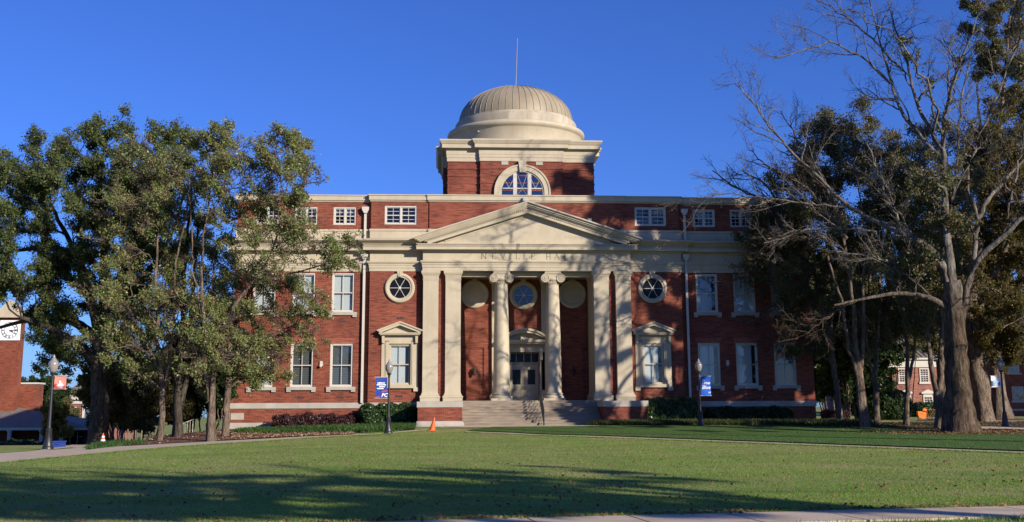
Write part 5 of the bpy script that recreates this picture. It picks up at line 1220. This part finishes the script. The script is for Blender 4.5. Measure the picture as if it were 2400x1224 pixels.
# --- shrubs behind the left grove
def shrub(label, px, py, Y, w, h, lm, seed, ns=6, name='shrub', K=9, r=1.0, nb=12):
    p = at(px, py, Y); z = float(H(p[0], p[1])); q = random.Random(seed); st = []
    for k in range(ns):
        a = q.uniform(-.5, .5)*w; st.append([(p[0]+a*.35, Y+q.uniform(-.3,.3), z, .05), (p[0]+a*.7, Y+q.uniform(-.4,.4), z+h*.4, .035), (p[0]+a, Y+q.uniform(-.8,.8), z+h*.8, .018)])
    bs = [(np.array([p[0]+q.uniform(-.5,.5)*w, Y+q.uniform(-.6,.6), z+h*q.uniform(.28,.88)]), r*q.uniform(.8,1.2), 1.0) for k in range(nb)]
    e, n = tree(name, label, 'shrub' if name == 'shrub' else 'tree', (p[0], Y, z), st, bs, lm, BK1, seed, .10, .5, K, (5,5,4), wood='stems', fol='foliage', flare=1, gap=-.4); cnt.append(n)
BRN = leafmat('brown_shrub_leaf', [(.10,.10,.035),(.13,.11,.042),(.14,.09,.04),(.08,.085,.03)], .25, .5)
shrub('brown green thicket shrub just right of the big oak trunk', 285, 1020, -1, 3.4, 4.6, BRN, 31, nb=20)
shrub('brown green thicket shrub behind the distant shaded lamp', 345, 1020, 1, 3.6, 4.8, BRN, 32, nb=22)
shrub('dark shrub filling the gap between the pale tree and the multi stem tree', 440, 1020, 3, 4.6, 5.2, HD, 33, nb=26)
shrub('tall dark holly against the left corner of the hall', 530, 1018, .8, 2.4, 6.0, HD, 34, 5, 'holly_tree', nb=22)
shrub('dark evergreen behind the shrubs at left of the hall', 480, 1010, 9, 4.5, 7.0, HD, 35, 5, 'evergreen_tree', nb=26, r=1.3)
shrub('small yellow leaved maple by the colonnade under the leftmost lamp', 131, 1044, 31, 1.5, 3.7, YEL, 36, 4, 'maple_tree', nb=9, r=.6)
shrub('dark rounded tree behind the red banner at far left', 70, 1010, 56, 5, 6.6, HD, 37, 5, 'evergreen_tree', nb=26, r=2.0)
shrub('reddish dark tree beside the distant dark roofed house', 125, 1010, 60, 2.6, 5.2, DKL, 38, 5, 'evergreen_tree', nb=20, r=1.8)
shrub('bare brushy shrub line rising left behind the brown thicket', 270, 1000, 20, 6, 6.3, BRN, 39, 8, nb=14, K=3)
shrub('reddish shrub peeking right of the oak trunk', 255, 1020, 12, 1.5, 5.0, RUS, 40, 4, nb=8)
# --- big bare limbed tree at right
Yb = float(bt[1]); pb = bt
st = [stem([(2250,1024,88),(2251,985,72),(2249,930,62),(2244,860,52),(2240,790,46),(2235,720,45),(2229,660,42)], Yb)]
st += [[(q[0],q[1],q[2],q[3]*.62) for q in stem(s, Yb)] for s in (
  [(2238,735,30),(2222,724,28),(2193,703,24),(2155,692,20),(2120,686,17),(2079,690,14),(2009,704,10),(1955,716,7)],
  [(2226,690,40),(2220,653,36),(2208,615,30),(2173,578,26,0.5),(2132,552,24,1),(2091,535,22,1.5),(2050,518,19,2),(1993,487,15,2.5)],
  [(2232,680,44),(2226,640,38),(2221,575,30),(2217,500,24),(2214,440,22),(2210,351,20,.4)],
  [(2250,800,30),(2258,720,28),(2271,650,26,-.3),(2287,604,25,-.6),(2344,563,22,-1.2),(2400,508,18,-1.8),(2460,450,12,-2)],
  [(2282,610,20,.5),(2290,520,19,.8),(2312,469,17,1),(2369,408,13,1.4),(2420,350,9,1.5)])]
bare = [
  [(1993,487,15,2.5),(1936,437,12,2.8),(1879,376,10,3),(1846,347,9,3),(1805,298,7,3.81304),(1785,270,6,4.17826),(1748,220,5,5.03043),(1722,196,3,5.34348)],
  [(2210,351,20,.4),(2180,305,15,0.721739),(2157,265,13,1.04348),(2132,184,10,2.4),(2112,102,7,3.66957),(2083,25,5,4.77391),(2070,-60,3,5.88261)],
  [(2200,365,18,.3),(2170,330,15,0.795652),(2140,302,14,1.36087),(2103,253,11,2.2),(2087,196,10,3.14348),(2075,143,8,3.93478),(2058,90,6,4.72609),(2038,0,4,6)],
  [(2210,345,17,.4),(2214,253,13,1.2),(2234,208,11,-.3),(2242,163,10,-.5),(2263,114,8,-.8),(2308,0,5,-1.2),(2330,-70,3,-1.4)],
  [(2087,196,9,3.14348),(2042,151,8,3.53043),(1997,118,7,3.56087),(1944,98,6,3.52174),(1879,122,4,3.0087),(1813,138,3,2.7)],
  [(2110,160,8,2.71304),(2050,95,7,4.06087),(1977,33,5,5.26957),(1911,-5,4,6.06522),(1860,-40,3,6.62174)],
  [(2290,520,14,.8),(2267,400,10,.6),(2300,310,9,.4),(2324,261,8,.3),(2353,188,6,.2),(2390,90,4,.1)],
  [(2221,560,13,0),(2235,470,11,.5),(2243,380,10,.8),(2250,270,8,1),(2262,190,6,1.1),(2280,110,4,1.3)],
  [(2132,552,15,1),(2080,470,11,1.5),(2055,400,9,1.8),(2030,330,6,2.19565)],
  [(1993,487,9,2.5),(1900,480,7,3),(1780,463,6,3.5),(1700,455,4,4),(1620,470,3,4.2)],
  [(2055,545,10,1.5),(1980,535,8,2.5),(1900,536,7,3),(1840,556,5,3.4),(1790,570,3,3.6)],
  [(2009,704,8,0.5),(1950,735,6,1),(1880,790,5,1.4),(1820,800,3,1.6)],
  [(2193,703,8,.3),(2120,640,7,.5),(2040,600,6,.2),(1960,590,4,0)],
  [(2190,590,9,.8),(2140,560,8,.9),(2090,470,7,1.1),(2068,420,5,1.2)],
  [(2350,560,9,-1),(2380,430,7,-1),(2400,300,5,-1)],
]
bl = blobs([(2240,420,1.2,0.3),(2180,420,1.2,0.3),(2260,330,1.1,0.25),(2130,400,1.2,0.3),(2180,470,1.2,0.35),(2100,600,1.1,0.35),(2160,640,1.1,0.3),(2200,540,1.1,0.35),(2070,640,1,0.3),(2260,520,1.2,0.35),(2020,40,0.6,0.15),(2150,160,0.6,0.125),(2240,170,0.6,0.125)], Yb, rg, 1.4)
e, n = tree('shade_tree', 'massive grey trunked tree with bare pale limbs in front of the right wing', 'tree', (pb[0],pb[1],pb[2]), st, bl, DKL, BK2, 41, .075, .5, 7, (6,5,4), bare=[[(q[0],q[1],q[2],max(.022,q[3]*.68)) for q in stem(s, Yb)] for s in bare], gap=.05, flare=1.1); cnt.append(n)
# --- slim trees between the hall and the pink house
GR2 = 'slim trees standing in the shade right of the hall'
def T2(label, Y, stems, bls, seed, bare=(), lm=DKL, bm=BK1, **k):
    k.setdefault('gap', .0); k.setdefault('flare', 1.2); return T('slim_tree', label, Y, stems, bls, lm, bm, seed, GR2, bare=bare, leaf=.068, K=5, jit=.2, m=(8,6,4), twig=.0085, thin=k.pop('thin', .7), **k)
T2('slim leaning tree nearest the right corner of the hall', -2.0, [[(1968,992,20),(1962,920,20),(1955,860,19),(1942,790,15),(1925,710,12),(1905,620,8)],[(1958,880,12),(1932,800,10),(1900,720,7),(1850,650,5)],[(1950,830,12),(1948,720,10),(1950,600,7),(1935,470,4)]],
  [(1900,560,1.6),(1850,600,1.6,.9),(1800,570,1.4,.8),(1755,600,1.1,.7),(1830,660,1.5,.9),(1780,670,1.2,.6),(1880,700,1.5,.8),(1850,760,1.2,.7),(1935,640,1.5),(1930,740,1.4),(1830,510,1.4,.8),(1735,660,.9,.6),(1770,530,1.1,.7),(1890,490,1.5,.9),(1860,830,.9,.6),(1900,800,1.0,.6),(1950,520,1.4)], 51,
  bare=[[(1900,600,8),(1850,500,7),(1790,430,5),(1740,400,3)],[(1880,560,7),(1800,470,5),(1720,440,4),(1670,400,3)],[(1900,620,7),(1820,560,6),(1750,620,4),(1700,680,3)],[(1905,640,7),(1850,680,6),(1790,740,4),(1750,760,3)],[(1915,680,6),(1860,780,5),(1800,830,3),(1770,850,2)]])
T2('multi stemmed slim tree second from the right corner of the hall', float(G(2027,1003)[1]), [[(2027,1003,34),(2020,940,30),(2015,880,26),(2005,800,16),(1998,700,13),(1985,600,10),(1960,480,6)],[(2013,890,15),(1990,820,12),(1975,720,10),(1940,600,7)],[(2018,870,16),(2025,780,13),(2022,680,10),(2030,560,7),(2010,420,4)]],
  [(1890,540,1.3),(1920,520,1.3),(1850,380,1.0,.6),(1810,430,.9,.5),(1990,280,1.0,.6),(1970,620,1.4),(1955,380,1.5),(1905,350,1.3,.8),(1870,400,1.4,.8),(1990,340,1.4),(1940,450,1.6),(1885,470,1.5,.9),(2010,420,1.5),(1990,540,1.6),(1940,570,1.4),(2020,640,1.5),(1980,700,1.3),(2010,760,1.2),(1860,330,.9,.6),(1930,300,1.2,.8),(2040,520,1.5),(1840,440,1.1,.6)], 52, crownY=-4.5,
  bare=[[(1985,560,8),(1930,430,6),(1880,340,4),(1830,260,2)],[(1960,520,7),(1880,430,5),(1800,390,4),(1750,350,2)],[(1990,640,7),(1940,560,6),(1870,540,4),(1800,560,3)]])
T2('slim forked tree standing before the hedge at right', -4.0, [[(2055,993,20),(2053,930,18),(2050,880,17),(2056,800,13),(2060,700,10),(2065,560,7)],[(2050,890,10),(2035,830,8),(2030,740,7),(2040,620,5)]],
  [(2060,390,1.6),(2090,450,1.6),(2050,480,1.6),(2080,560,1.6),(2050,620,1.6),(2080,700,1.5),(2040,740,1.4),(2030,320,1.4,.9),(2080,340,1.4),(2045,800,1.0,.8),(2085,790,1.1,.8)], 53)
T2('slim tree forking low in front of the pink brick house', -7.0, [[(2124,995,20),(2127,930,17),(2130,880,15),(2121,800,12),(2118,700,10),(2120,560,7)],[(2131,890,12),(2143,830,10),(2150,740,8),(2160,600,6)]],
  [(2060,470,1.5),(2000,420,1.4,.8),(2030,580,1.4),(2090,520,1.5),(2200,380,1.5,.8),(2240,540,1.5),(2300,460,1.5),(2220,460,1.5),(2250,400,1.4,.8),(2180,320,1.2,.6),(2120,440,1.5),(2150,520,1.5),(2120,600,1.5),(2160,640,1.4),(2130,690,1.4),(2100,360,1.5,.9),(2150,380,1.4,.9),(2100,760,1.1,.8),(2150,770,1.0,.7)], 54)
T2('twin stemmed slim tree just left of the massive trunk', float(G(2198,1006)[1]), [[(2198,1008,26),(2203,950,24),(2204,900,22),(2206,800,16),(2208,700,12),(2210,580,8)],[(2198,960,20),(2186,880,17),(2172,800,14),(2165,720,10),(2160,600,6)],[(2206,860,12),(2215,780,10),(2225,680,7)]],
  [(2180,500,1.3),(2220,560,1.3),(2170,590,1.3),(2200,640,1.3),(2170,680,1.2),(2230,660,1.2),(2190,740,1.1,.9),(2165,770,1.0,.8),(2240,480,1.3)], 55)
T('rust_oak', 'thick trunked rusty leaved oak directly behind the massive tree', 0.0, [[(2306,990,58),(2300,930,54),(2291,870,50),(2280,800,44),(2272,740,38),(2280,660,30),(2300,560,20)],[(2280,760,22),(2310,680,18),(2350,600,13),(2390,520,8)],[(2275,740,20),(2255,650,14),(2240,540,9)]],
  [(2320,700,1.9),(2355,660,1.9),(2385,720,1.9),(2335,780,1.7),(2300,640,1.8),(2390,610,1.9),(2355,550,1.9),(2310,540,1.8),(2395,470,1.9),(2350,450,1.9),(2300,450,1.8),(2370,380,1.9),(2320,360,1.8),(2270,400,1.7),(2380,790,1.5,.9),(2270,560,1.6),(2330,280,1.7,.9),(2385,280,1.8),(2250,330,1.5,.8),(2430,540,2),(2430,680,2),(2345,830,1.0,.8),(2300,800,1.0,.6)], RUS, BK1, 56, leaf=.08, K=9, gap=-.1, spread=2, flare=1.15, jit=.14, thin=.78)
T('oak_tree', 'straight trunked tall oak between the far right lamp and the rusty oak', 8.0, [[(2347,978,40),(2342,930,36),(2336,880,34),(2330,800,30),(2335,650,24),(2330,500,19),(2345,300,13),(2360,120,8),(2370,20,4)],[(2332,560,14),(2380,430,10),(2410,300,6)],[(2335,480,14),(2300,330,10),(2290,200,6)]], [(2330,330,1.82,.9),(2390,240,1.95,.9),(2330,60,1.82,.9),(2380,40,1.95,.9),(2390,130,1.95,.9),(2290,420,1.56,.9),(2350,440,1.69,.9),(2330,520,1.69,.9),(2400,600,1.56,.9),(2350,240,1.69,.9),(2390,330,1.69,.9),(2300,30,1.56,.9),(2310,120,1.3,.9),(2400,430,2),(2340,160,1.6),(2290,160,1.2,.7),(2420,180,2),(2380,-20,2),(2300,-30,1.5),(2260,90,1.0,.6),(2330,800,1.8),(2370,760,2.0),(2390,840,1.4),(2350,690,2.0),(2400,690,2.0),(2310,720,1.8)], DKL, BK1, 57, leaf=.085, K=7, gap=-.05, jit=.15)
T('oak_tree', 'pale trunked tree glimpsed between the twin stems and the massive trunk', 6.0, [[(2213,985,24),(2215,900,20),(2212,800,15),(2210,700,10)]], [(2215,720,1.8),(2180,700,1.8),(2250,720,1.6),(2210,640,2.0),(2150,650,1.8),(2260,640,2.)], DKL, BK1, 58, leaf=.12)
# dark evergreens beyond the hall's right corner
shrub('tall dark evergreen right of the hall behind the leaning slim tree', 1995, 990, 9, 4.5, 9.5, HD, 61, 4, 'evergreen_tree', nb=34, r=1.4)
shrub('dark evergreen close behind the right corner of the hall', 1945, 990, 13, 3.2, 6.5, HD, 66, 4, 'evergreen_tree', nb=26, r=1.3)
shrub('dark evergreen behind the forked slim tree left of the pink house', 2018, 985, 14, 2.6, 6.5, HD, 62, 4, 'evergreen_tree', nb=26, r=1.3)
shrub('loose tree rising behind the slim trees right of the hall', 1960, 985, 24, 6, 14.5, DKL, 63, 4, 'evergreen_tree', nb=34, r=1.9)
shrub('loose tall tree rising behind the roof of the pink house', 2110, 985, 40, 11, 19, DKL, 64, 4, 'oak_tree', nb=44, r=2.3)
shrub('rusty tall tree rising above the right end of the pink house', 2290, 985, 42, 12, 20, RUS, 65, 4, 'oak_tree', nb=44, r=2.4)
# --- trees out of frame that throw the shade on the lawn and the right half of the hall
# their leaf clusters are set along the sun's rays to the places on the hall that the photograph shows in shade
def src(P, rg, d0=15):
    P = np.array(P, float); d = d0
    while d < 60:
        q = P+d*SUN; v = q-CAM; D = v@CW; px = 1200+F*(v@CR)/D; py = PPY-F*(v@CU)/D
        if px > 2520 or D < 2: break
        d += .5
    return P+(d+rg.uniform(.5, 5))*SUN
tg = []
def add(L, Y, r, dn):
    for q in L: tg.append((src(at(q[0], q[1], Y), rg), q[2] if len(q) > 2 else r, q[3] if len(q) > 3 else dn))
add([(1350,405),(1385,385),(1330,432),(1375,440),(1395,415),(1300,447)], 4.4, .9, 1)
add([(1395,500),(1440,480),(1425,520),(1480,470),(1540,472),(1500,515),(1560,500),(1600,490),(1590,530),(1650,500),(1640,530),(1700,500),(1690,530),(1750,500),(1800,500),(1760,530),(1850,510),(1830,535),(1900,500),(1890,530)], .2, 1.0, 1)
add([(1455,562),(1520,572),(1590,575),(1650,560),(1720,575),(1790,565),(1860,570)], -.3, .8, .9)
add([(1385,600,.35,.5),(1430,608,.45,.7),(1490,595,.4,.6),(1560,612,.7,.8),(1620,600,.7,.8),(1690,600,.8,.9),(1760,612,.8,.9),(1830,600,.9,.9),(1890,610,.9,.9)], -.2, .7, .8)
add([(1505,700,.6,.7),(1555,745,.8,.9),(1595,690,.7,.9),(1600,770,.7,.9),(1560,645,.5,.7),(1600,850,.8,.9),(1585,925,.8,.9),(1500,900,.5,.7),(1500,800,.5,.6),(1560,820,.4,.6)], 0, .7, .9)
for i_ in range(7):
    for j_ in range(7):
        if rg.random() < .84: add([(1632+i_*47+rg.uniform(-14,14), 660+j_*52+rg.uniform(-16,16))], .3, 1.05, .95)
add([(1290,780,.35,.5),(1420,800,.35,.5),(1462,730,.35,.5),(1465,830,.4,.5)], -.4, .4, .5)
add([(1340,960,.5,.8),(1372,985,.5,.8),(1385,950,.5,.8),(1460,975,.4,.6)], -3, .6, .7)
add([(px, 972+rg.uniform(-8,8)) for px in range(1530, 1930, 34)], -1.5, .8, .95)
for px in range(1560, 2160, 62): tg.append((src(G(px, 1003+rg.uniform(-4,5)), rg, 12), 1.2, .95))
for px in range(1700, 2160, 90): tg.append((src(G(px, 1015), rg, 12), .9, .8))
TX = [(31.5,-22.5,24),(35.5,-30,25),(36,-21,24),(27,-40,19)]
def offline(c):                               # sideways distance from the sunlight that reaches the massive trunk
    dx, dy = c[0]-bt[0], c[1]-bt[1]; return abs(dx*1.0+dy*.95)/math.hypot(1, .95)
tg = [q for q in tg if offline(q[0]) > q[1]+.55 or q[0][2] > 19]
own = [[] for _ in TX]
for q in tg:
    k = int(np.argmin([math.hypot(q[0][0]-t[0], q[0][1]-t[1]) for t in TX])); own[k].append(q)
for k, (x, y, h) in enumerate(TX):
    if not own[k]: continue
    z = float(H(x, y)); st = [[(x,y,z,.45),(x+.3,y,z+h*.3,.36),(x,y+.3,z+h*.6,.22),(x,y,z+h*1.0,.05)]]
    e, n = tree('shade_tree', 'tall shade tree out of view on the right whose shadow falls on the hall', 'tree', (x, y, z), st, own[k], DKL, BK2, 71+k, .125, .6, 15, (5,5,3), group='shade trees beyond the right of the view', gap=-.55, tight=1.2); cnt.append(n)
ow = [(src(at(px, py, 27.7), rg, 8), 1.5, 1.0) for px in range(2345, 2470, 22) for py in (835, 880, 925, 970)]
z = float(H(56, 14)); e, n = tree('shade_tree', 'shade tree out of view at far right that darkens the far brick house', 'tree', (56, 14, z), [[(56,14,z,.4),(56.3,14,z+5,.3),(56,14,z+13,.06)]], ow, DKL, BK2, 79, .19, .6, 8, (5,5,3), gap=-.55, tight=1.2)
# lawn shade: limbs placed so that their shadows fall as traced on the grass
def cast(px, py, h, w):
    h += 5; g = G(px, py); return (g[0]+2*h*.95, g[1]-2*h*1.0, g[2]+h, w)
def shadow_tree(label, base_px, hfork, trunk, limbs, seed, bl=(), lm=OAK):
    f = cast(*trunk); b = np.array([f[0]+.3, f[1]-.6, 0]); b[2] = float(H(b[0], b[1]))
    st = [[(b[0],b[1],b[2],.38),(b[0]*.5+f[0]*.5,b[1]*.5+f[1]*.5,(b[2]+f[2])/2,.33),(f[0],f[1],f[2],.28)]]
    br = []
    for l in limbs: br.append([f]+[cast(*q) for q in l])
    e, n = tree('shade_tree', label, 'tree', (b[0],b[1],b[2]), st, [(np.array(cast(*q[:3], 0)[:3]), q[3], q[4]) for q in bl], lm, BK2, seed, .13, .5, 6, (5,5,3), bare=br, gap=-.3); cnt.append(n)
shadow_tree('spreading tree beside the viewpoint whose branch shadows cross the left lawn', None, 5, (560,1196,5.2,.3),
  [[(520,1180,6,.2),(400,1160,7,.16),(250,1140,8.2,.13),(100,1120,9.2,.1),(-60,1105,10,.06)],
   [(600,1176,6,.18),(660,1160,6.6,.15),(640,1140,7.6,.12),(520,1120,8.6,.1),(380,1105,9.4,.07),(200,1095,10.2,.04)],
   [(500,1190,5.8,.2),(380,1185,6.3,.16),(200,1175,6.8,.13),(50,1160,7.6,.1),(-100,1150,8,.06)],
   [(600,1180,6,.16),(540,1150,7.4,.14),(420,1130,8.6,.12),(300,1112,9.6,.1),(100,1102,10.4,.06)],
   [(680,1150,7.4,.14),(800,1120,9,.12),(760,1104,10.2,.08),(640,1090,11.5,.05)],
   [(480,1196,5.6,.2),(300,1200,6,.16),(100,1200,6.4,.1),(-80,1195,6.8,.06)]], 81,
  [(30,1135,8.4,1.6,.5),(180,1150,7.8,1.4,.5),(330,1140,8.2,1.5,.5),(480,1128,8.8,1.3,.5),(-60,1120,9,1.8,.5),(560,1150,7.4,1.0,.4),(80,1175,7.2,1.3,.5),(420,1165,7,1.1,.4),(-60,1160,7.6,1.8,.5),(250,1180,6.6,1.2,.4),(620,1118,9,1.1,.5),(60,1214,6,1.1,.55),(250,1208,6,1.0,.5),(430,1214,5.6,1.0,.6),(600,1214,5.6,.9,.6)])
shadow_tree('leaning tree beside the viewpoint whose long thin shadow crosses the middle lawn', None, 5, (2080,1200,4.2,.2),
  [[(1950,1188,5,.17),(1800,1172,6,.15),(1650,1153,7,.12),(1500,1138,8,.1),(1350,1122,9,.08),(1200,1108,10,.05),(1050,1101,11,.03)],
   [(1800,1185,5.5,.14),(1650,1172,6.4,.12),(1450,1160,7.4,.1),(1250,1142,8.6,.08),(1050,1128,9.6,.05)],
   [(1900,1200,4.6,.14),(1700,1196,5.2,.12),(1500,1190,5.8,.1),(1300,1180,6.6,.06),(1100,1165,7.4,.03)]], 82,
  [(1250,1120,9.4,1.3,.5),(1080,1118,10,1.4,.5),(1000,1140,8.8,1.4,.5),(1150,1150,8.2,1.3,.4),(1350,1160,7.4,1.1,.4),(900,1165,7.6,1.3,.5),(1100,1185,6.6,1.2,.4),(1300,1196,6,1.2,.4),(1500,1190,5.8,1.0,.7),(850,1130,9.2,1.3,.4),(950,1200,6,1.3,.5),(1450,1105,10,1.0,.6),(750,1205,5.8,1.2,.5),(880,1216,5.4,1.0,.5),(1050,1212,5.4,.9,.5),(1180,1210,5.4,.8,.4)])
print('leaves', cnt, sum(cnt))
